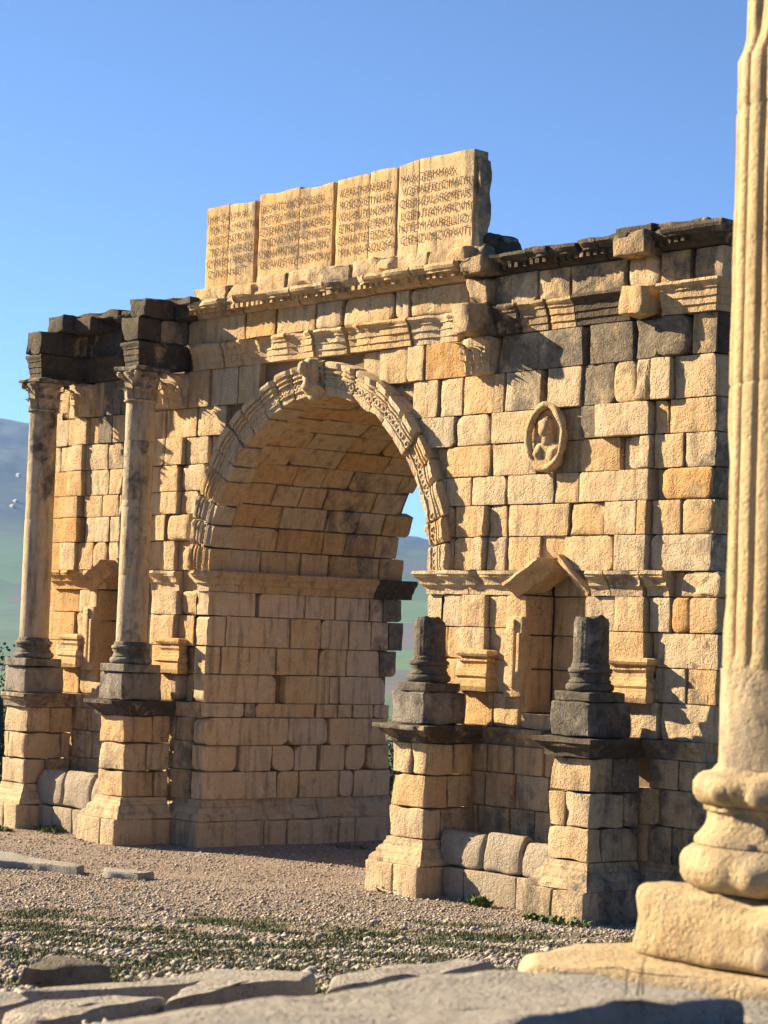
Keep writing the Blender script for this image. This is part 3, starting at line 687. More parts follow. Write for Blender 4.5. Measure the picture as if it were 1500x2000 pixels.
# ---- ressauts: the entablature breaking forward over the columns
def ressaut(cx, yf, hw, dk):
    back = Y0-.02
    path = [(cx-hw+.03, back), (cx-hw+.03, yf+.05), (cx+hw-.03, yf+.05), (cx+hw-.03, back)]
    sweep('ressaut_architrave', A, P_([(o*.55-.05 if o > 0 else o, h) for o, h in ARC], Z_AR0+.005), path, dark=dk, tone=.2, erode=.15, cell=.08)
    block('ressaut_architrave', A, (cx-hw+.06, yf+.1, Z_AR0+.02), (cx+hw-.06, back+.1, Z_AR1-.01), dark=dk, tone=.2, bev=.02, amp=.004)
    block('ressaut_frieze', A, (cx-hw, yf, Z_AR1+.01), (cx+hw, yf+.45, Z_FR1-.005), dark=dk+.1, tone=.2, bev=.025, amp=.022, cell=.08)
    block('ressaut_frieze', A, (cx-hw+.02, yf+.46, Z_AR1+.01), (cx+hw-.01, back, Z_FR1-.005), dark=dk-.25, tone=.3, bev=.02, amp=.015, cell=.1)
ressaut(NX_PED['P1']+.02, 19.62, .235, 1.35); ressaut(NX_PED['P2']+.03, 19.62, .24, 1.05)
block('ressaut_cornice', A, (-33.25, 19.95, Z_FR1), (-32.75, 20.9, Z_CO1+.06), dark=1.45, tone=.1, bev=.03, amp=.03, cell=.09)
block('ressaut_cornice', A, (-32.7, 20.15, Z_FR1), (-32.2, 20.9, Z_CO1+.0), dark=1.45, tone=.1, bev=.03, amp=.03, cell=.09)
block('ressaut_cornice', A, (-30.42, 19.72, Z_FR1), (-29.92, 20.3, Z_CO1+.06), dark=1.45, tone=.1, bev=.03, amp=.03, cell=.08)
block('ressaut_cornice', A, (-30.40, 20.31, Z_FR1), (-29.62, 20.95, Z_CO1+.03), dark=1.45, tone=.1, bev=.03, amp=.03, cell=.08)
# broken stumps of the ressauts over the fallen columns
block('ressaut_stump', A, (-23.05, 20.06, 7.46), (-22.66, Y0+.1, 7.86), dark=.7, tone=.3, bev=.03, amp=.028, cell=.09)
block('ressaut_stump', A, (-23.1, 20.38, 7.88), (-22.68, Y0+.1, 8.26), dark=.55, tone=.3, bev=.03, amp=.028, cell=.09)
block('ressaut_stump', A, (-23.1, 20.2, 8.27), (-22.6, Y0+.1, 8.52), dark=.85, tone=.3, bev=.03, amp=.028, cell=.09)
block('ressaut_stump', A, (-20.08, 20.28, 7.48), (-19.66, Y0+.1, 7.86), dark=.4, tone=.4, bev=.03, amp=.028, cell=.09)
block('ressaut_stump', A, (-20.15, 20.22, 8.22), (-19.6, Y0+.1, 8.52), dark=.85, tone=.4, bev=.03, amp=.028, cell=.09)
# ---- impost mouldings
xa = [XZ(3, x, 660, 20.5)[0] for x in (-25, 135, 395)]
run('impost_block', IMP, Z_IM0, xa, Y0+.02, erode=.35, breaks=.2, dark=.35, k={1: dict(dark=.6)})
sweep('impost_block', A, P_(IMP, Z_IM0), [(XJR+.02, Y0+1.3), (XJR+.02, Y0+.02), (XJR+.35, Y0+.02)], dark=.3, erode=.4)
xa = [XZ(3, x, 660, 20.5)[0] for x in (690, 778, 930, 1035)]
run('impost_block', IMP, Z_IM0, xa, Y0+.02, erode=.45, breaks=.12, dark=.75, k={0: dict(breaks=.4)})
xa = [XZ(5, x, 1890, 20.5)[0] for x in (330, 410, 600, 680)]
run('impost_block', IMP, Z_IM0, xa, Y0+.02, erode=.4, breaks=.3, dark=.3, tone=.7)
xa = [XZ(5, x, 1890, 20.5)[0] for x in (960, 1150, 1260)]
run('impost_block', IMP, Z_IM0, xa, Y0+.02, erode=.5, breaks=.35, dark=.65)
sweep('impost_block', A, P_(IMP, Z_IM0), [(xa[-1]+.01, Y0+.02), (XJL-.02, Y0+.02), (XJL-.02, Y0+.55)], dark=.55, erode=.35, breaks=.15)
ys = [Y0+.56, Y0+1.45, Y0+2.4, Y0+3.3, YB+.28]
for i, (a, b) in enumerate(zip(ys, ys[1:])):
    sweep('impost_block', A, P_(IMP, Z_IM0), [(XJL-.02, a), (XJL-.02, b)], dark=(.1, .15, .2, 1.2)[i], tone=.45, erode=.15)
# ---- socle band and base mouldings with plinths on the piers
def wall_runs(xs, dk, dk2):
    for a, b in zip(xs, xs[1:]):
        sweep('socle_moulding', A, P_(SOC, Z_SC0), [(a+.005, Y0-.0), (b-.005, Y0-.0)], dark=dk+rnd(-.1, .2), erode=.55, breaks=.2)
        sweep('base_moulding', A, P_(BAS, Z_PL), [(a+.005, Y0+.05), (b-.005, Y0+.05)], dark=dk2, tone=.15, erode=.08, amp=.004)
        block('plinth_stone', A, (a+.006, Y0-.15, -.12), (b-.006, Y0+.4, Z_PL-.003), dark=dk2, tone=.15, bev=.02, amp=.008)
wall_runs([-34.0, -33.4, -32.0, -30.6, -29.9], .35, .3); wall_runs([XJR+.15, -22.6, -21.4, -20.3, -19.5, XR+.02], .85, .55)
for (z0, pr, nm, y) in ((Z_PL, BAS, 'base_moulding', .05), ):
    sweep(nm, A, P_(pr, z0), [(-29.89, Y0+y), (XJL-.05, Y0+y), (XJL-.05, Y0+.95)], dark=.3, tone=.15, erode=.06, amp=.004)
    ys = [Y0+.96, Y0+1.7, Y0+2.3, YB+.0]
    for a, b in zip(ys, ys[1:]): sweep(nm, A, P_(pr, z0), [(XJL-.05, a), (XJL-.05, b)], dark=.3, tone=.12, erode=.6, breaks=.25)
sweep('socle_moulding', A, P_([(o*.55, h) for o, h in SOC], Z_SC0), [(-29.88, Y0), (XJL-.1, Y0)], dark=.5, erode=.6, breaks=.3)
block('plinth_stone', A, (-29.88, Y0-.15, -.12), (XJL-.2, Y0+.5, Z_PL-.003), dark=.35, tone=.1, bev=.02, amp=.008)
ys = [Y0-.16, Y0+1.15, Y0+1.6, Y0+2.65, Y0+3.0, YB]
for a, b in zip(ys, ys[1:]): block('plinth_stone', A, (XJL-.19, a+.007, -.12), (XJL+.15+rnd(-.01, .01), b-.007, Z_PL-.003), dark=.3, tone=.12, bev=.025, amp=.010)
sweep('base_moulding', A, P_(BAS, Z_PL), [(XJR+.05, YB), (XJR+.05, Y0+.05), (XJR+.2, Y0+.05)], dark=.3, tone=.15)
block('plinth_stone', A, (XJR-.15, Y0-.14, -.12), (XJR+.14, YB, Z_PL-.003), dark=.3, tone=.15, cell=.4)
# ---- pilaster capitals and bases
def leaf(cx, cy, z, h, w_, ang, curl=.09, lean=.02):
    """an acanthus leaf: a curved tongue that bends out at the tip"""
    V = []; Fc = []; n, m = 6, 5; d = Vector((math.cos(ang), math.sin(ang), 0)); s = Vector((-d.y, d.x, 0))
    for i in range(n+1):
        t = i/n; o = lean*t+curl*max(0, t-.55)**2*4.5; zz_ = z+h*(t-.16*max(0, t-.8)*5*t); ww = w_*(.55+.6*math.sin(math.pi*min(1, t*.85+.1)))*(1-.55*max(0, t-.75)*4)
        for j in range(m):
            q = (j/(m-1)-.5)*2; rib = .018*(1-abs(q))+(.010 if j == 2 else 0)
            V.append(Vector((cx, cy, zz_))+d*(o+rib-.02*abs(q))+s*(q*ww*.5))
    for i in range(n):
        for j in range(m-1): Fc.append((i*m+j, i*m+j+1, (i+1)*m+j+1, (i+1)*m+j))
    b = len(V); V += [v-d*.03 for v in V[:b]]; Fc += [tuple(x+b for x in f[::-1]) for f in list(Fc)]
    return V, Fc
def pil_cap(cx, z0, z1, w_, dk, tone):
    V, Fc = block_geo((cx-w_/2, Y0-.13, z0), (cx+w_/2, Y0+.1, z1), bev=.04, amp=.02, cell=.08, fn=lambda p: Vector((cx+(p.x-cx)*(1+.25*smooth((p.z-z0)/(z1-z0))), p.y-.10*smooth((p.z-z0-.2)/(z1-z0))*(p.y < Y0), p.z)))
    h = z1-z0
    for k in range(4): add(V, Fc, *leaf(cx+(k-1.5)*w_*.26, Y0-.13, z0+.01, h*.42, w_*.27, -math.pi/2, .12))
    for k in range(3): add(V, Fc, *leaf(cx+(k-1)*w_*.34, Y0-.15, z0+h*.33, h*.45, w_*.28, -math.pi/2, .15))
    for s in (-1, 1): add(V, Fc, *leaf(cx+s*w_*.5, Y0-.18, z0+h*.55, h*.38, w_*.22, -math.pi/2+s*.6, .2))
    mk('pilaster_capital', V, Fc, M_PALE, A, tone, dk, sharp=50)
pil_cap(XZ(5, 1130, 700, Y0-.1)[0], 6.88, 7.44, .52, .15, .4); pil_cap(XZ(5, 545, 740, Y0-.1)[0], 6.88, 7.42, .46, .15, .5)
pil_cap(-22.92, 6.95, 7.45, .46, .2, .4)
def pil_base(cx, w_, dk, tone, z0=2.62):
    pr = [(-.2, .56), (.12, .555), (.17, .54), (.185, .50), (.17, .47), (.13, .45), (.135, .43), (.14, .40), (.11, .36), (.115, .31), (.15, .29), (.155, .26), (.19, .24), (.20, .20), (.17, .165), (.19, .15), (.20, .06), (.17, 0), (-.2, 0)]
    sweep('pilaster_base', A, P_(pr, z0), [(cx-w_/2, Y0), (cx-w_/2, Y0-.03), (cx+w_/2, Y0-.03), (cx+w_/2, Y0)], M_STONE, tone, dk, erode=.3, breaks=.08)
pil_base(XZ(4, 1025, 320, Y0-.15)[0]-.02, .34, .1, .45, 2.66); pil_base(XZ(4, 485, 310, Y0-.15)[0], .26, .1, .5, 2.68)
pil_base(XZ(6, 1100, 610, Y0-.15)[0], .30, .1, .6, 2.66); pil_base(XZ(6, 450, 590, Y0-.15)[0], .26, .1, .4, 2.66)
# ---- oval medallion with a worn bust
mx, mz = XZ(2, 552, 0, Y0)[0], 6.03
V, Fc = [], []; n, m = 40, 10
for i in range(n):
    a = 2*math.pi*i/n; ex, ez = .335*math.cos(a), .40*math.sin(a)
    if math.sin(a) > .8: ez += .03*(math.sin(a)-.8)*5
    for j in range(m):
        b = 2*math.pi*j/m; k = .05*(1+.45*nz(ex, ez, 2, 7)); d = Vector((math.cos(a)*1.15, 0, math.sin(a))).normalized()
        V.append(Vector((mx+ex, Y0-.085, mz+ez))+d*k*math.cos(b)+Vector((0, -k*1.0*math.sin(b), 0)))
for i in range(n):
    for j in range(m): Fc.append((i*m+j, i*m+(j+1) % m, ((i+1) % n)*m+(j+1) % m, ((i+1) % n)*m+j))
md = mk('medallion', V, Fc, M_STONE, A, .35, .15)
V = [Vector((mx, Y0-.01, mz))]+[Vector((mx+.28*math.cos(2*math.pi*i/n), Y0-.03, mz+.38*math.sin(2*math.pi*i/n))) for i in range(n)]
mk('medallion_field', V, [(0, 1+(i+1) % n, 1+i) for i in range(n)], M_STONE, md, .45, .1)
def blob(cx, cy, cz, rx, ry, rz, amp=.02, seg=20, ns=9):
    pr = [(math.sin(math.pi*i/12), -math.cos(math.pi*i/12)) for i in range(13)]; V = []; Fc = []
    for r, z in pr:
        for i in range(seg):
            a = 2*math.pi*i/seg; p = Vector((cx+rx*r*math.cos(a), cy+ry*r*math.sin(a), cz+rz*z)); V.append(p+noise.noise_vector(p*ns)*amp)
    for k in range(12):
        for i in range(seg): j = (i+1) % seg; Fc.append((k*seg+i, k*seg+j, (k+1)*seg+j, (k+1)*seg+i))
    return V, Fc
V, Fc = blob(mx-.02, Y0-.06, mz+.12, .10, .10, .125, .02)
add(V, Fc, *blob(mx-.03, Y0-.04, mz+.18, .11, .09, .10, .03, 20, 16)); add(V, Fc, *blob(mx-.01, Y0-.04, mz-.03, .085, .08, .16, .02))
add(V, Fc, *blob(mx-.0, Y0-.03, mz-.24, .28, .10, .21, .04)); add(V, Fc, *blob(mx-.10, Y0-.06, mz-.20, .12, .09, .13, .03)); add(V, Fc, *blob(mx+.11, Y0-.05, mz-.22, .12, .09, .12, .03))
mk('bust', V, Fc, M_STONE, md, .4, .15)
# ---- niches: reveals, backs, raking mouldings of their little gables
def rake_prof(z): return [(-.25, .20), (.26, .20), (.27, .16), (.22, .14), (.20, .10), (.14, .08), (.10, .03), (.08, 0), (-.25, 0)]
def raking(x0, z0, x1, z1, out, th, dk, tone, er=.3):
    V, Fc = sweep_geo(rake_prof(0), [(0, 0), (math.hypot(x1-x0, z1-z0), 0)], erode=er, amp=.012, cell=.08, breaks=.1)
    an = math.atan2(z1-z0, x1-x0); c, s = math.cos(an), math.sin(an)
    W_ = []
    for v in V:
        z = v.z*th/.2; W_.append(Vector((x0+v.x*c-z*s, Y0+v.y*out/.27, z0+v.x*s+z*c)))
    mk('niche_gable_moulding', W_, Fc, M_STONE, A, tone, dk, sharp=40)
for (na, nb), tn in zip(NICHE, (.6, .3)):
    yb = Y0+ND
    for zb, zt in ((NZ0, 3.0), (3.0, 3.45), (3.45, 3.97), (3.97, NZ1)):
        stone('niche_stone', A, [(na, Y0+.0, zt), (na, yb, zt), (na, yb, zb), (na, Y0, zb)], (1, 0, 0), depth=.1, tone=tn, dark=.2, gap=.006)
        stone('niche_stone', A, [(nb, yb, zt), (nb, Y0+.02, zt), (nb, Y0+.02, zb), (nb, yb, zb)], (-1, 0, 0), depth=.1, tone=tn, dark=.2, gap=.006)
        cut = rnd(.35, .65); xm = na+(nb-na)*cut
        for a, b in ((na, xm), (xm, nb)): stone('niche_stone', A, [(a, yb, zt), (b, yb, zt), (b, yb, zb), (a, yb, zb)], (0, -1, 0), depth=.1, tone=tn+rnd(-.2, .2), dark=.15)
    block('niche_sill', A, (na-.02, Y0-.06, NZ0-.2), (nb+.05, yb+.05, NZ0), dark=.3, tone=.3)
    # side panel with a vertical moulding left of the opening
    block('niche_jamb', A, (na-.34, Y0-.10, 2.62), (na-.0, Y0+.1, Z_IM0-.28), tone=.35, dark=.12, bev=.02, amp=.010)
    block('niche_jamb', A, (na-.20, Y0-.135, 2.75), (na-.12, Y0-.08, Z_IM0-.32), tone=.35, dark=.12, bev=.012, amp=.004)
    block('niche_jamb', A, (na-.07, Y0-.135, 2.75), (na-.01, Y0-.08, Z_IM0-.5), tone=.35, dark=.12, bev=.012, amp=.004)
    xm = (na+nb)/2
    raking(na-.14, 3.93, xm+.0, 4.27, .30, .21, .15, tn, .2); raking(xm+.05, 4.42, nb+.06, 3.96, .12, .10, .4, tn, .4)
    block('gable_stone', A, (xm-.42, Y0+.05, 4.42), (xm+.36, Y0+.3, 4.86), tone=.4, dark=.2, bev=.05, amp=.02)
# ------------------------------------------------------------------ pedestals
def pedestal(cx, label, dk, shaft, cap, die_dk, tone=.15, capw=.55):
    t = thing('pedestal', label, 'pedestal', (cx, 19.9, 0), 'pedestals in front of the arch')
    hw = .355; yf = 19.60; yb = Y0-.17
    for a, b in ((cx-.54, cx-.54+rnd(.4, .7)),): pass
    m = cx-.54+rnd(.4, .72)
    for a, b in ((cx-.54, m), (m, cx+.54)): block('plinth_stone', t, (a+.004, yf-.23, -.12), (b-.004, yb+.02, Z_PL-.003), tone=tone, dark=dk, bev=.025, amp=.009)
    sweep('base_moulding', t, P_(BAS, Z_PL), [(cx-hw+.02, yb+.02), (cx-hw+.02, yf+.02), (cx+hw-.02, yf+.02), (cx+hw-.02, yb+.02)], tone=tone, dark=dk, erode=.10, breaks=.0, amp=.004)
    block('base_moulding', t, (cx-hw+.03, yf+.03, Z_PL+.01), (cx+hw-.03, yb, Z_BM-.004), tone=tone, dark=dk, amp=.003)
    for (z0, z1, cuts, side, cd) in shaft:      # front blocks, then a long block down the side
        xs = [cx-hw]+[cx-hw+2*hw*c for c in cuts]+[cx+hw]
        for i, (a, b) in enumerate(zip(xs, xs[1:])):
            last = i == len(xs)-2
            o = 0
            yl = yb if not last else yf+side
            block('shaft_stone', t, (a+.005, yf+rnd(-.015, .02), z0+.004), (b-.005+(rnd(-.01, .015)), yl, z1-.006), tone=rnd(.1, .45), dark=cd+rnd(0, .2), bev=.022, amp=.016, cell=.11)
        block('shaft_stone', t, (cx-.02, yf+side+.012, z0+.004), (cx+hw-.01, yb+.05, z1-.006), tone=rnd(.1, .5), dark=cd+.2+rnd(0, .25), bev=.022, amp=.014, cell=.11)
    sweep('cap_moulding', t, P_([(o*1.15, h) for o, h in SOC], Z_SC0), [(cx-hw, yb+.1), (cx-hw, yf), (cx+hw-.01, yf), (cx+hw-.01, yb+.1)], tone=.15, dark=cap, erode=.35, breaks=capw)
    block('cap_moulding', t, (cx-hw+.03, yf+.04, Z_SC0+.01), (cx+hw-.04, yb+.08, Z_SC1-.008), tone=.15, dark=cap, amp=.004)
    block('die', t, (cx-.32, yf-.06, Z_SC1), (cx+.36, yf+.70, 2.66), tone=.1, dark=die_dk, bev=.035, amp=.014, cell=.09, mat=M_GREY)
    return t
zsh = [Z_BM, 1.13, 1.56, Z_SC0]
pedestal(NX_PED['P1'], 'far left pedestal carrying the leftmost standing column', .3, [(zsh[0], zsh[1], [], .4, .2), (zsh[1], zsh[2], [.25], .7, .1), (zsh[2], zsh[3], [], .45, .3)], .95, .6, capw=.15)
pedestal(NX_PED['P2'], 'second pedestal from the left, carrying the column beside the archway', .25, [(zsh[0], zsh[1], [], .62, .15), (zsh[1], zsh[2], [], .45, .2), (zsh[2], zsh[3], [], .55, .3)], 1.15, .75, capw=.1)
p3 = pedestal(NX_PED['P3'], 'grey pedestal right of the archway with wide flat cap and short column stub', .35, [(zsh[0], zsh[1], [], .3, .3), (zsh[1], zsh[2], [], .42, .35), (zsh[2], zsh[3], [.55], .5, .3)], 1.15, .8, capw=.0)
block('cap_slab', p3, (NX_PED['P3']-.50, 19.38, Z_SC1-.075), (NX_PED['P3']+.36, 20.3, Z_SC1-.006), tone=.1, dark=1.0, bev=.025, amp=.012, mat=M_GREY)
pedestal(NX_PED['P4'], 'rightmost pedestal with blackened block and short dark column stub', .75, [(zsh[0], zsh[1], [], .25, .45), (zsh[1], zsh[2], [.42], .62, .35), (zsh[2], zsh[3], [], .40, .4)], 1.25, .95, capw=.35)
# ------------------------------------------------------------------ columns
def torus_prof(r, z, h, k=5): return [(r-h/2+h/2*math.sin(math.pi*i/k), z+h/2-h/2*math.cos(math.pi*i/k)) for i in range(k+1)]
def col_base(t, cx, cy, r, z, dk, mat, zpl=.13, amp=.008):
    block('column_plinth', t, (cx-r*1.42, cy-r*1.42, z), (cx+r*1.42, cy+r*1.42, z+zpl), tone=.2, dark=dk, mat=mat, bev=.02, amp=.010, cell=.1)
    z += zpl
    pr = torus_prof(r*1.38, z, .105)+[(r*1.2, z+.112), (r*1.2, z+.125), (r*1.1, z+.15), (r*1.1, z+.18), (r*1.2, z+.20), (r*1.2, z+.215)]+torus_prof(r*1.27, z+.22, .07)+[(r*1.1, z+.30), (r*1.08, z+.33), (r*1.0, z+.345)]
    V, Fc = lathe_geo(pr, cx, cy, 36, amp, 6); mk('column_base', V, Fc, mat, t, .2, dk, sharp=50); return z+.34
def capital(t, cx, cy, r, z0, z1, dk, broken):
    h = z1-z0
    V, Fc = lathe_geo([(r*1.02, z0), (r*1.14, z0+.012), (r*1.16, z0+.035), (r*1.0, z0+.05), (r*.98, z0+.12), (r*1.0, z0+h*.5), (r*1.1, z0+h*.72), (r*1.28, z0+h*.84), (r*1.2, z0+h*.86)], cx, cy, 32, .008)
    for k in range(8): add(V, Fc, *leaf(cx+r*1.0*math.cos(k*math.pi/4), cy+r*1.0*math.sin(k*math.pi/4), z0+.055, h*.36, r*.72, k*math.pi/4, .11))
    for k in range(8): add(V, Fc, *leaf(cx+r*1.0*math.cos((k+.5)*math.pi/4), cy+r*1.0*math.sin((k+.5)*math.pi/4), z0+.06+h*.22, h*.42, r*.62, (k+.5)*math.pi/4, .15))
    for k in range(4):
        a = math.pi/4+k*math.pi/2
        if k in broken: continue
        for s in (-.16, .16): add(V, Fc, *leaf(cx+r*1.05*math.cos(a+s), cy+r*1.05*math.sin(a+s), z0+h*.52, h*.36, r*.42, a+s*.5, .17))
        p = (cx+r*1.5*math.cos(a), cy+r*1.5*math.sin(a)); add(V, Fc, *blob(p[0], p[1], z0+h*.80, .06, .06, .06, .012, 10, 12))
    o = mk('capital', V, Fc, M_COLUMN, t, .4, dk, sharp=50)
    def conc(p):        # abacus with hollowed sides
        dx, dy = p.x-cx, p.y-cy; m_ = max(abs(dx), abs(dy)); k = 1-.16*(1-abs(abs(dx)-abs(dy))/max(m_, .01))*0-.14*(1-min(abs(dx), abs(dy))/max(m_, .01))
        return Vector((cx+dx*k, cy+dy*k, p.z))
    block('abacus', o, (cx-r*1.42, cy-r*1.42, z0+h*.85), (cx+r*1.42, cy+r*1.42, z1), mat=M_COLUMN, tone=.3, dark=dk+.2, bev=.03, amp=.02, cell=.06, fn=conc)
def column(cx, cy, r, drums, label, dk, broken):
    t = thing('column', label, 'column', (cx, cy, 2.66), 'standing columns of the arch')
    z = col_base(t, cx, cy, r, 2.66, dk+.5, M_GREY)
    zs_ = [z]+drums+[6.90]
    for i, (a, b) in enumerate(zip(zs_, zs_[1:])):
        ta = lambda zq: r*(1-.06*max(0, (zq-3.1)/3.8))
        pr = interp([(ta(a)-.004, a), (ta(a), a+.012), (ta(b), b-.012), (ta(b)-.004, b)], .16)
        V, Fc = lathe_geo(pr, cx, cy, 40, .007, 2.2); mk('shaft_drum', V, Fc, M_COLUMN, t, (.25, .45, .15, .5, .3)[i % 5], dk+(.12, .34, .18, .4, .2)[i % 5], sharp=50)
    capital(t, cx, cy, r*.95, 6.90, 7.462, dk+.35, broken)
RC = .245
column(NX_PED['P1']+.07, 19.85, RC, [5.1], 'leftmost standing column, grey-streaked shaft of long drums against the hills', .28, [0, 3])
column(NX_PED['P2']+.09, 19.85, RC, [4.18, 5.25, 5.36, 6.3], 'standing column beside the archway, its stained shaft in several drums', .30, [])
def stub(cx, cy, r, zt, label, tilt):
    t = thing('column_stub', label, 'column', (cx, cy, 2.66), 'broken column stubs')
    z = col_base(t, cx, cy, r, 2.66, 1.0, M_GREY, zpl=.12)
    def rf(rr, zz_, a): return rr*(1-.022*abs(math.cos(10*a))*(zz_ < zt-.02))
    pr = interp([(r, z), (r*.99, zt-.06)], .06)+[(r*.9, zt)]
    V, Fc = lathe_geo(pr, cx, cy, 80, .008, 5, rf)
    for v in V:
        if v.z > zt-.25: v.z += (tilt[0]*(v.x-cx)+tilt[1]*(v.y-cy))*(v.z-zt+.25)/.25+.05*nz(v.x, v.y, 1, 9)*(v.z > zt-.1)
    mk('shaft_stump', V, Fc, M_GREY, t, .15, 1.0, sharp=60)
stub(NX_PED['P3']+.07, 19.86, .215, 3.58, 'short broken column stub with pointed top, nearest the archway', (.15, -.3))
stub(NX_PED['P4']+.05, 19.86, .22, 3.68, 'short blackened column stub with flat broken top on the rightmost pedestal', (.05, -.05))
# ------------------------------------------------------------------ basin parapets between the pedestals
def rtop(zt, y0, y1):
    def f(p):
        k = smooth((p.z-(zt-.30))/.30); yc_ = (y0+y1)/2; return Vector((p.x, yc_+(p.y-yc_)*(1-.42*k*k), p.z))
    return f
def basin(xs, xl, label, tops, dk):
    t = thing('basin_wall', label, 'low wall', (sum(xs)/len(xs), 19.95, 0), 'basin walls between pedestals')
    for (a, b), zt in zip(zip(xs, xs[1:]), tops):
        block('parapet_stone', t, (a+.012, 19.82, .40), (b-.012, 20.14, zt), mat=M_GREY, tone=.6, dark=dk, bev=.06, amp=.012, cell=.08, fn=rtop(zt, 19.82, 20.14))
    for a, b in zip(xl, xl[1:]): block('base_stone', t, (a+.005, 19.80, -.1), (b-.005, 20.18, .398), mat=M_GREY, tone=.7, dark=dk*.6, bev=.02, amp=.009)
c3, c4 = NX_PED['P3']+.40, NX_PED['P4']-.40
basin([c3, -21.78, -21.05, c4], [c3+.14, -22.1, -21.1, c4-.14], 'low grey basin parapet of three rounded blocks right of the archway', [.87, .90, .84], .12)
c1, c2 = NX_PED['P1']+.38, NX_PED['P2']-.40
basin([c1, -31.95, -31.1, c2], [c1+.15, -32.2, -31.6, c2-.14], 'low grey basin parapet of rounded blocks between the two standing columns', [.98, 1.0, .94], .1)
# ------------------------------------------------------------------ foreground platform
fp = onz(1560, 1880, 2.03); FX, FY = fp[0], fp[1]; FR = .365
t = thing('fluted_column', 'tall pale fluted column on a worn base, nearest on the right', 'column', (FX, FY, 2.03))
V, Fc = block_geo((FX-.53, FY-.53, 2.03), (FX+.53, FY+.53, 2.34), bev=.05, amp=.02, cell=.045, ns=4, fn=lambda p: p+noise.noise_vector(p*2.1)*.018+noise.noise_vector(p*9)*.010*(1 if p.z > 2.08 else 0))
def chipcorner(v):
    d = (v-Vector((FX+.50, FY-.50, 2.1))); l = d.length
    return v+Vector((-.7, .7, .0))*max(0, .26-l)*.6
mk('plinth', [chipcorner(v) for v in V], Fc, M_FLUTE, t, .45, .55, sharp=60)
zb = 2.34
pr = [(.40, zb)]+torus_prof(.545, zb+.0, .20, 8)+[(.475, zb+.20), (.475, zb+.225)]+[(.475-.065*math.sin(math.pi/2*i/5), zb+.225+.10*i/5) for i in range(1, 6)]+[(.41, zb+.335), (.43, zb+.345), (.43, zb+.365)]+torus_prof(.485, zb+.365, .14, 8)+[(.40, zb+.51), (.375, zb+.54)]
def wear(r, z, a): return r-.10*max(0, nz(math.cos(a)*1.3+4, math.sin(a)*1.3, z*2.2, 1.2)-.12)-.03*max(0, nz(math.cos(a)*9, math.sin(a)*9, z*14, .8)-.1)-.07*max(0, nz(math.cos(a)*2, math.sin(a)*2, z*3, 1.4)-.05)-.02*max(0, nz(math.cos(a)*6, math.sin(a)*6, z*9, 1))
V, Fc = lathe_geo(interp(pr, .018), FX, FY, 110, .012, 7, wear); mk('base', V, Fc, M_FLUTE, t, .45, .7, sharp=60)
z0 = zb+.53
V, Fc = lathe_geo(interp([(FR+.008, z0), (FR+.004, 3.30)], .05), FX, FY, 72, .008, 4, lambda r, z, a: r-.014*max(0, nz(math.cos(a)*3, math.sin(a)*3, z*2, 1))); mk('plain_drum', V, Fc, M_FLUTE, t, .25, .8, sharp=60)
def flute(r, z, a):
    k = abs(math.sin(10*a+.35)); f = .75*max(0, 1-k*2.6)**.7+.25*(1-k)
    end = smooth((z-3.30)/.06)
    br = max(0, nz(math.cos(a)*2.2, math.sin(a)*2.2, z*1.3, 1)-.22)*.07
    if z > 6.0: br += .035*smooth((z-6.0)/.1)*smooth((math.cos(a-R_(200))+.1)*2)
    return r-.026*f*end-br
zd = [3.30, 4.55, 5.78, 6.45, 7.6]
for i, (a, b) in enumerate(zip(zd, zd[1:])):
    V, Fc = lathe_geo(interp([(FR-.006, a), (FR, a+.015), (FR-.01*(b > 7), b-.015), (FR-.006, b)], .05), FX, FY, 200, .004, 4, flute)
    mk('fluted_drum', V, Fc, M_FLUTE, t, (.45, .5, .4, .3)[i], .15 if i < 2 else .35, sharp=60)
# slabs, ledge and blocks (pixels give the corners, each at the height of the pavement it lies in)
def poly_slab(name, label, px, zt, th, mat, tone, dk, cat='slab', amp=.012, cell=.12, bev=.04, tilt=(0, 0), cap=400):
    P = [onz(x, y, zt) for x, y in px]; c = sum(P)/len(P)
    V = []; Fc = []
    out = []
    for a, b in zip(P, P[1:]+P[:1]):
        l = math.hypot(b[0]-a[0], b[1]-a[1]); k = max(1, min(40, int(l/cell)))
        out += [a+(b-a)*j/k for j in range(k)]
    n = len(out); sd = rnd(0, 50)
    def jit(p, f): return Vector((p[0]+amp*2*f*nz(p[0], p[1], sd, 4), p[1]+amp*2*f*nz(p[0], p[1], sd+7, 4), p[2]))
    rings = [(1.0, -th), (1.0, -th*.5), (1.0, -bev), ('b', -bev*.3), ('c', 0)]+[(s, 0) for s in (.84, .68, .52, .36, .2)]
    for s, dz in rings:
        for p in out:
            d = np.array([p[0]-c[0], p[1]-c[1]]); L = np.linalg.norm(d)
            k = s if not isinstance(s, str) else 1-(bev*(.35 if s == 'b' else 1.1))/L
            q = jit((c[0]+d[0]*k, c[1]+d[1]*k, zt+dz), 1); q.z += amp*(1.2*nz(q.x, q.y, sd, 1.6)+.8*nz(q.x, q.y, sd, 6))*(dz > -th*.4)+tilt[0]*(q.x-c[0])+tilt[1]*(q.y-c[1])
            V.append(q)
    V.append(Vector((c[0], c[1], zt)))
    K = len(rings)
    for r in range(K-1):
        for i in range(n): j = (i+1) % n; Fc.append((r*n+i, r*n+j, (r+1)*n+j, (r+1)*n+i))
    for i in range(n): Fc.append(((K-1)*n+i, (K-1)*n+(i+1) % n, K*n))
    Fc.append(tuple(range(n-1, -1, -1)))
    return tag(mk(name, V, Fc, mat, None, tone, dk, sharp=60), label, cat)
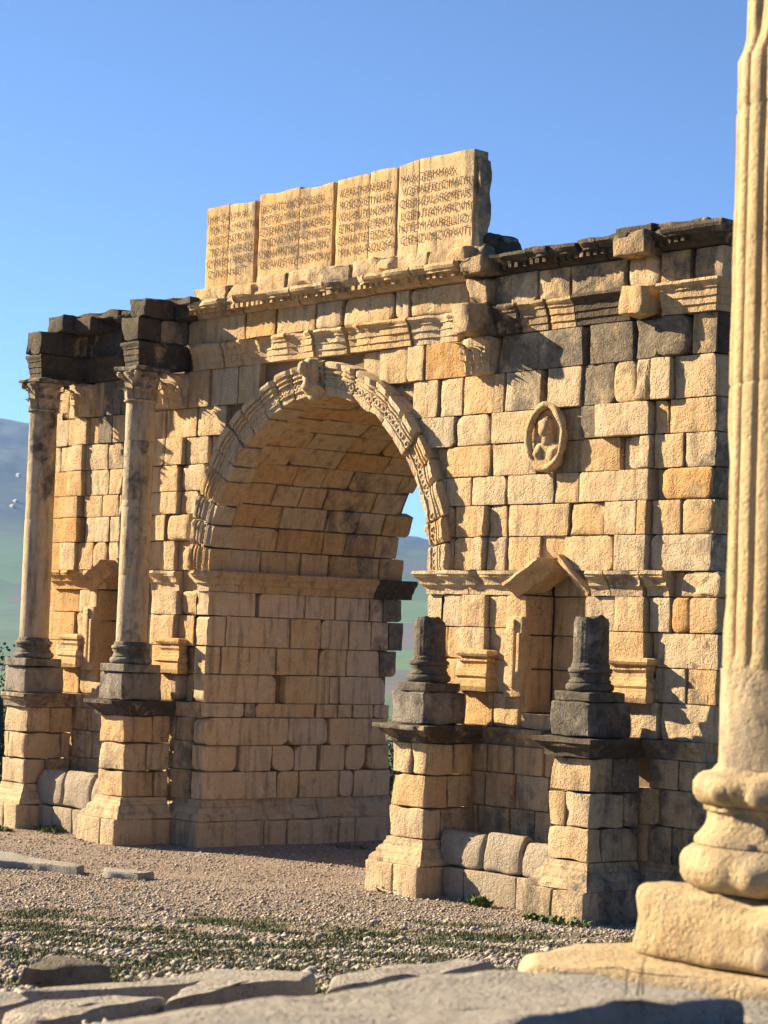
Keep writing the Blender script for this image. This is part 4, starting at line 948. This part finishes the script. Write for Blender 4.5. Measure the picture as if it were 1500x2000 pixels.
poly_slab('ledge_slab', 'long pale stone ledge under the fluted column', [(1018, 1862), (1100, 1846), (1260, 1838), (1700, 1870), (1900, 1960), (1480, 1930), (1180, 1896), (1022, 1886)], 2.03, .55, M_FLUTE, .35, .15, 'ledge', amp=.018, bev=.07)
poly_slab('paving_slab', 'broad grey blurred paving slab filling the bottom foreground', [(100, 2010), (360, 1972), (600, 1940), (840, 1906), (960, 1893), (1185, 1902), (1330, 1922), (1448, 1946), (1330, 1962), (1240, 1962), (1040, 1992), (900, 2100), (300, 2160), (-60, 2060)], 2.20, .62, M_SLAB, .35, .12, amp=.02, bev=.035, cell=.08)
poly_slab('broken_slab', 'small dark-sided stone wedged at the bottom right corner', [(1330, 1980), (1400, 1955), (1560, 1958), (1650, 2040), (1400, 2060)], 2.10, .5, M_SLAB, .3, .55, amp=.03, bev=.05)
poly_slab('kerb_stone', 'sunlit angular kerb stone left of the broad slab', [(330, 1960), (360, 1940), (470, 1921), (600, 1912), (622, 1900), (560, 1893), (430, 1898), (345, 1925)], 1.62, .3, M_SLAB, .6, .25, 'kerb', amp=.02)
poly_slab('kerb_stone', 'long low kerb stone at the foot of the gravel, mid picture', [(630, 1925), (760, 1912), (900, 1898), (960, 1890), (900, 1880), (700, 1893), (640, 1908)], 1.66, .3, M_SLAB, .4, .35, 'kerb', amp=.03)
poly_slab('paving_slab', 'flat pale paving slab edging the gravel at lower left', [(40, 1932), (140, 1936), (300, 1925), (440, 1908), (530, 1897), (430, 1893), (260, 1915)], 1.58, .22, M_SLAB, .5, .2, amp=.012, bev=.03)
poly_slab('paving_slab', 'pale broken paving slab at the bottom left corner', [(0, 1975), (90, 1990), (220, 1962), (320, 1950), (325, 1940), (180, 1942), (60, 1955)], 1.62, .3, M_SLAB, .55, .3, amp=.02)
poly_slab('paving_slab', 'small grey slab cut by the left edge of the picture, low down', [(-80, 1960), (0, 1968), (70, 1950), (40, 1938), (-60, 1936)], 1.60, .28, M_SLAB, .3, .3, amp=.02)
V, Fc = block_geo((0, 0, 0), (.50, .30, .17), bev=.05, amp=.03, cell=.08)
bp = onz(28, 1918, 1.52); rt = math.radians(40)
V = [Vector((bp[0]+v.x*math.cos(rt)-v.y*math.sin(rt)*.8, bp[1]+v.x*math.sin(rt)+v.y*math.cos(rt)*.8, bp[2]-.06+v.z)) for v in V]
tag(mk('fallen_block', V, Fc, M_SLAB, None, .3, 1.0, sharp=50), 'dark mossy fallen block lying at the left edge of the gravel', 'block')
for px, zt, lab in (([(-120, 1655), (0, 1662), (130, 1684), (165, 1689), (150, 1694), (60, 1684), (-120, 1672)], .05, 'long flat worn slab sunk in gravel at far left'), ([(205, 1692), (260, 1698), (300, 1703), (270, 1706), (200, 1699)], .04, 'thin flat slab sunk in gravel right of the long one')):
    z = gz(*onz(*px[2], 0)[:2]); poly_slab('sunken_slab', lab, px, z+zt+.05, .2, M_SLAB, .3, .2, amp=.015, bev=.03)
# ------------------------------------------------------------------ gravel, grass, weeds
def in_view(P, m=80):
    d = P-CAM; zc_ = d@_fw; px = CX+F*(d@_r2)/zc_; py = CY-F*(d@_u2)/zc_
    return (zc_ > 3) & (px > -m) & (px < 1500+m) & (py > 1300) & (py < 2060)
N = 420000
s_ = np.random.uniform(9.5, 40, N); l_ = np.random.uniform(-7, 7.5, N)
fx = np.array([-math.sin(YAW), math.cos(YAW)]); rx = np.array([math.cos(YAW), math.sin(YAW)])
XY = s_[:, None]*fx+l_[:, None]*rx
keep = (XY[:, 1] < 20.3) | ((XY[:, 0] > XJL+.25) & (XY[:, 0] < XJR-.2))
keep &= np.random.rand(N) < np.clip(1.45-(s_-14)/22, .12, 1)
def gzv(XY):
    return np.interp(XY@fx, GS, GH)
P = np.column_stack([XY, gzv(XY)]); keep &= in_view(P)
XY = XY[keep]; s_ = s_[keep]
XY = XY[:200000]; s_ = s_[:200000]; kk = np.array([random.random() < (.13 if green(x, y, s) > .0 else (.30 if s < 26 else .7)) for (x, y), s in zip(XY, s_)]); XY = XY[kk]; s_ = s_[kk]
if len(XY) > 90000: XY = XY[:90000]; s_ = s_[:90000]
n = len(XY); Z = np.array([gz(x, y) for x, y in XY])
size = np.random.lognormal(math.log(.0185), .40, n)*np.clip(1.12-(s_-18)/26, .6, 1.12)
base = np.array([(1, 0, 0), (-.5, .87, 0), (-.5, -.87, 0), (.3, .1, .8), (-.3, -.1, .75), (0, 0, -.6)])
rot = np.random.uniform(0, 6.28, n); cr, sr = np.cos(rot), np.sin(rot)
jit = 1+np.random.uniform(-.3, .3, (n, 6, 3)); B = base[None]*jit*np.stack([size*np.random.uniform(.8, 1.6, n), size, size*np.random.uniform(.5, .9, n)], 1)[:, None, :]
VX = B[..., 0]*cr[:, None]-B[..., 1]*sr[:, None]+XY[:, 0:1]; VY = B[..., 0]*sr[:, None]+B[..., 1]*cr[:, None]+XY[:, 1:2]; VZ = B[..., 2]+Z[:, None]+size[:, None]*.2
VV = np.stack([VX, VY, VZ], -1).reshape(-1, 3)
tri = np.array([(0, 1, 3), (1, 4, 3), (1, 2, 4), (2, 0, 3), (2, 3, 4), (1, 0, 5), (2, 1, 5), (0, 2, 5)])
FF = (tri[None]+6*np.arange(n)[:, None, None]).reshape(-1, 3)
def fastmesh(name, VV, FF, mat):
    me = bpy.data.meshes.new(name); me.vertices.add(len(VV)); me.vertices.foreach_set('co', VV.astype(np.float32).ravel())
    k = FF.shape[1]; me.loops.add(FF.size); me.loops.foreach_set('vertex_index', FF.astype(np.int32).ravel())
    me.polygons.add(len(FF)); me.polygons.foreach_set('loop_start', np.arange(0, FF.size, k, dtype=np.int32)); me.update(calc_edges=True); me.validate()
    me.materials.append(mat); o = bpy.data.objects.new(name, me); COL.objects.link(o); return o
m, nn, b = newmat('pebble'); g = G(nn)
gi = g.node('ShaderNodeNewGeometry'); c = g.ramp(gi.outputs['Random Per Island'], [(0, (.17, .15, .13)), (.35, (.27, .24, .205)), (.75, (.37, .335, .285)), (1, (.26, .19, .145))])
nn.links.new(c, b.inputs['Base Color'])
tag(fastmesh('gravel', VV, FF, m), 'loose pale gravel scattered over the ground before the arch', 'gravel', kind='stuff')
# low grass between the gravel
N = 300000
s_ = np.random.uniform(11, 29, N); l_ = np.random.uniform(-6, 6.5, N); XY = s_[:, None]*fx+l_[:, None]*rx
ok = in_view(np.column_stack([XY, gzv(XY)]))
XY = XY[ok]; s_ = s_[ok]
msk = np.array([green(x, y, s) > random.random()*.5 for (x, y), s in zip(XY, s_)])
XY = XY[msk][:120000]; n = len(XY); Z = np.array([gz(x, y) for x, y in XY])
a = np.random.uniform(0, 6.28, n); h = np.random.uniform(.02, .055, n); wd = .007
ca, sa = np.cos(a), np.sin(a); le = np.random.uniform(-.7, .7, (n, 2))*h[:, None]
p0 = np.stack([XY[:, 0]-wd*ca, XY[:, 1]-wd*sa, Z-.005], 1); p1 = np.stack([XY[:, 0]+wd*ca, XY[:, 1]+wd*sa, Z-.005], 1); p2 = np.stack([XY[:, 0]+le[:, 0], XY[:, 1]+le[:, 1], Z+h], 1)
VV = np.stack([p0, p1, p2], 1).reshape(-1, 3); FF = np.arange(3*n).reshape(-1, 3)
tag(fastmesh('grass', VV, FF, M_GRASS), 'thin low green grass growing through the gravel', 'grass', kind='stuff')
def weed(x, y, w_, h, label, k=70, z=None):
    z = gz(x, y) if z is None else z; V = []; Fc = []
    for i in range(k):
        a = rnd(0, 6.28); r = w_*math.sqrt(random.random()); px, py = x+r*math.cos(a)*1.0, y+r*math.sin(a)*.45; hh = h*rnd(.3, 1)*(1-.5*r/w_); an = rnd(0, 6.28); lw = rnd(.012, .03)
        d = Vector((math.cos(an), math.sin(an), 0)); sdv = Vector((-d.y, d.x, 0)); b0 = len(V); base_ = Vector((px, py, z-.01)); ln = rnd(.03, .09)
        V += [base_, base_+Vector((0, 0, hh*.8))+d*ln*.5+sdv*lw, base_+Vector((0, 0, hh))+d*ln*1.2, base_+Vector((0, 0, hh*.8))+d*ln*.5-sdv*lw]; Fc.append((b0, b0+1, b0+2, b0+3))
    tag(mk('weed_clump', V, Fc, M_LEAF, None, .5, 0), label, 'weed', 'weeds along the foot of the arch')
for (x, y, w_, h, lab) in ((100, 1625, .42, .22, 'green weed clump under the basin wall between the standing columns'), (8, 1622, .25, .12, 'small weed patch by the far left plinth'), (762, 1742, .30, .13, 'weeds at the foot of the grey pedestal right of the archway'), (938, 1768, .22, .22, 'upright weed beside the right basin wall'), (1052, 1797, .22, .12, 'small weed patch left of the rightmost plinth'), (1105, 1807, .42, .15, 'dense green weeds along the front of the rightmost plinth'), (170, 1641, .18, .08, 'thin weeds before the second plinth from the left'), (690, 1655, .5, .05, 'faint weeds in the shade inside the archway')):
    p = onz(x, y, 0); weed(p[0], p[1]-.04, w_, h, lab)
for (x, y, hgt, lab) in ((1235, 1953, .17, 'two thin grass blades sprouting from the foreground slab crack'), (1320, 1905, .05, 'low grass growing along the ledge joint')):
    p = onz(x, y, 2.18); V = []; Fc = []
    for k in range(3 if hgt > .1 else 40):
        dx = rnd(-.06, .03)*(1 if hgt > .1 else 6); ln = rnd(-.04, .04); hh = hgt*rnd(.6, 1); b0 = len(V); q = Vector((p[0]+dx*math.cos(YAW), p[1]+dx*math.sin(YAW)+rnd(-.02, .02), 2.03 if hgt < .1 else 2.12))
        for j in range(5): t_ = j/4; V += [q+Vector((-.004*(1-t_*.8)+ln*t_*t_, 0, hh*t_+ (0.06 if hgt>.1 else 0)*t_)), q+Vector((.004*(1-t_*.8)+ln*t_*t_, 0.003, hh*t_+(0.06 if hgt>.1 else 0)*t_))]
        for j in range(4): Fc.append((b0+2*j, b0+2*j+1, b0+2*j+3, b0+2*j+2))
    tag(mk('grass_blades', V, Fc, M_GRASS, None), lab, 'grass')
# ------------------------------------------------------------------ trees behind, farmhouses on the slope
def tree(px, py, dist, wd, hgt, label, seed):
    random.seed(seed); d = ray(px, py); d = d/np.linalg.norm(d[:2]); c = CAM+d*dist; zg = hz(dist, 0, 0, 0)-.4 if dist > 43 else gz(c[0], c[1])
    t = thing('tree', label, 'tree', (c[0], c[1], zg), 'dark trees beyond the arch')
    V, Fc = lathe_geo([(wd*.06, zg-.3), (wd*.045, zg+hgt*.4), (wd*.02, zg+hgt*.75)], c[0], c[1], 9, .05, 2)
    for k in range(5):
        a = k*1.3; b0 = Vector((c[0], c[1], zg+hgt*.35+k*.05*hgt)); e = b0+Vector((math.cos(a)*wd*.35, math.sin(a)*wd*.35, hgt*.25)); s = Vector((-math.sin(a), math.cos(a), 0))*wd*.02; u_ = Vector((0, 0, wd*.02)); i0 = len(V)
        V += [b0+s, b0-s, b0+u_*2, e+s*.3, e-s*.3, e+u_*.6]; Fc += [(i0, i0+1, i0+4, i0+3), (i0+1, i0+2, i0+5, i0+4), (i0+2, i0, i0+3, i0+5)]
    mk('trunk', V, Fc, M_BARK, t)
    V, Fc = [], []; cl = [(rnd(-.36, .36), rnd(-.36, .36), rnd(.30, .85), rnd(.12, .24)) for _ in range(22)]
    for (a, b_, h_, r_) in cl:
        for k in range(420):
            v = Vector((random.gauss(0, 1), random.gauss(0, 1), random.gauss(0, 1))).normalized()*r_*rnd(.5, 1.05); p = Vector((c[0]+wd*(a+v.x), c[1]+wd*(b_+v.y), zg+hgt*h_+v.z*hgt*.9)); s = wd*rnd(.008, .017)
            q1 = noise.random_unit_vector()*s; q2 = noise.random_unit_vector()*s; i0 = len(V); V += [p-q1, p+q2, p+q1, p-q2*.8]; Fc.append((i0, i0+1, i0+2, i0+3))
    mk('crown', V, Fc, M_TREE, t, smooth=False)
tree(6, 1240, 75, 4.6, 6.0, 'dark bushy tree at the left edge below the distant fields', 11)
tree(34, 1240, 95, 4.0, 6.2, 'smaller dark tree glimpsed beside the leftmost pedestal', 12)
tree(792, 1260, 88, 4.6, 5.2, 'dark tree glimpsed low through the archway', 13)
random.seed(5)
FARM = ['middle one of three tiny farmhouses on the hazy hillside', 'highest tiny farmhouse on the hazy hillside', 'lowest tiny farmhouse on the hazy hillside']
for i, (px, py) in enumerate(((30, 983), (36, 930), (24, 992))):
    dirv = ray(px, py); dirv = dirv/np.linalg.norm(dirv[:2]); best = None
    aa = math.degrees(math.atan2(-dirv[0], dirv[1]))-math.degrees(YAW)
    for r in range(2300, 3600, 10):
        if hz(r, aa, dirv[0]*r, dirv[1]*r) > CAM[2]+dirv[2]*r: best = r; break
    if best is None: continue
    c = CAM+dirv*best; z = hz(best, aa, c[0], c[1])
    V, Fc = ubox(c[0]-3.5, c[0]+3.5, c[1]-2, c[1]+2, z-4, z+1.5); V += [Vector((c[0]-3.5, c[1], z+2.8)), Vector((c[0]+3.5, c[1], z+2.8))]; Fc += [(4, 5, 9, 8), (6, 7, 8, 9), (4, 8, 7), (5, 6, 9)]
    tag(mk('farmhouse', V, Fc, M_HOUSE, None, smooth=False), FARM[i], 'house', 'white farmhouses on the far hillside')
# ------------------------------------------------------------------ the air
HZ = bpy.data.materials.new('haze_air'); HZ.use_nodes = True; n = HZ.node_tree; n.nodes.clear()
o = n.nodes.new('ShaderNodeOutputMaterial'); pv = n.nodes.new('ShaderNodeVolumePrincipled'); pv.inputs['Color'].default_value = (.16, .42, 1, 1); pv.inputs['Density'].default_value = .00009; pv.inputs['Anisotropy'].default_value = .3
n.links.new(pv.outputs[0], o.inputs['Volume'])
V, Fc = ubox(-6300, 6300, -6300, 6300, -60, 420)
me = bpy.data.meshes.new('haze'); me.from_pydata(V, [], Fc); me.materials.append(HZ); ho = bpy.data.objects.new('haze', me); COL.objects.link(ho)
tag(ho, 'thin blue valley haze over the fields and hills', 'haze', kind='stuff')
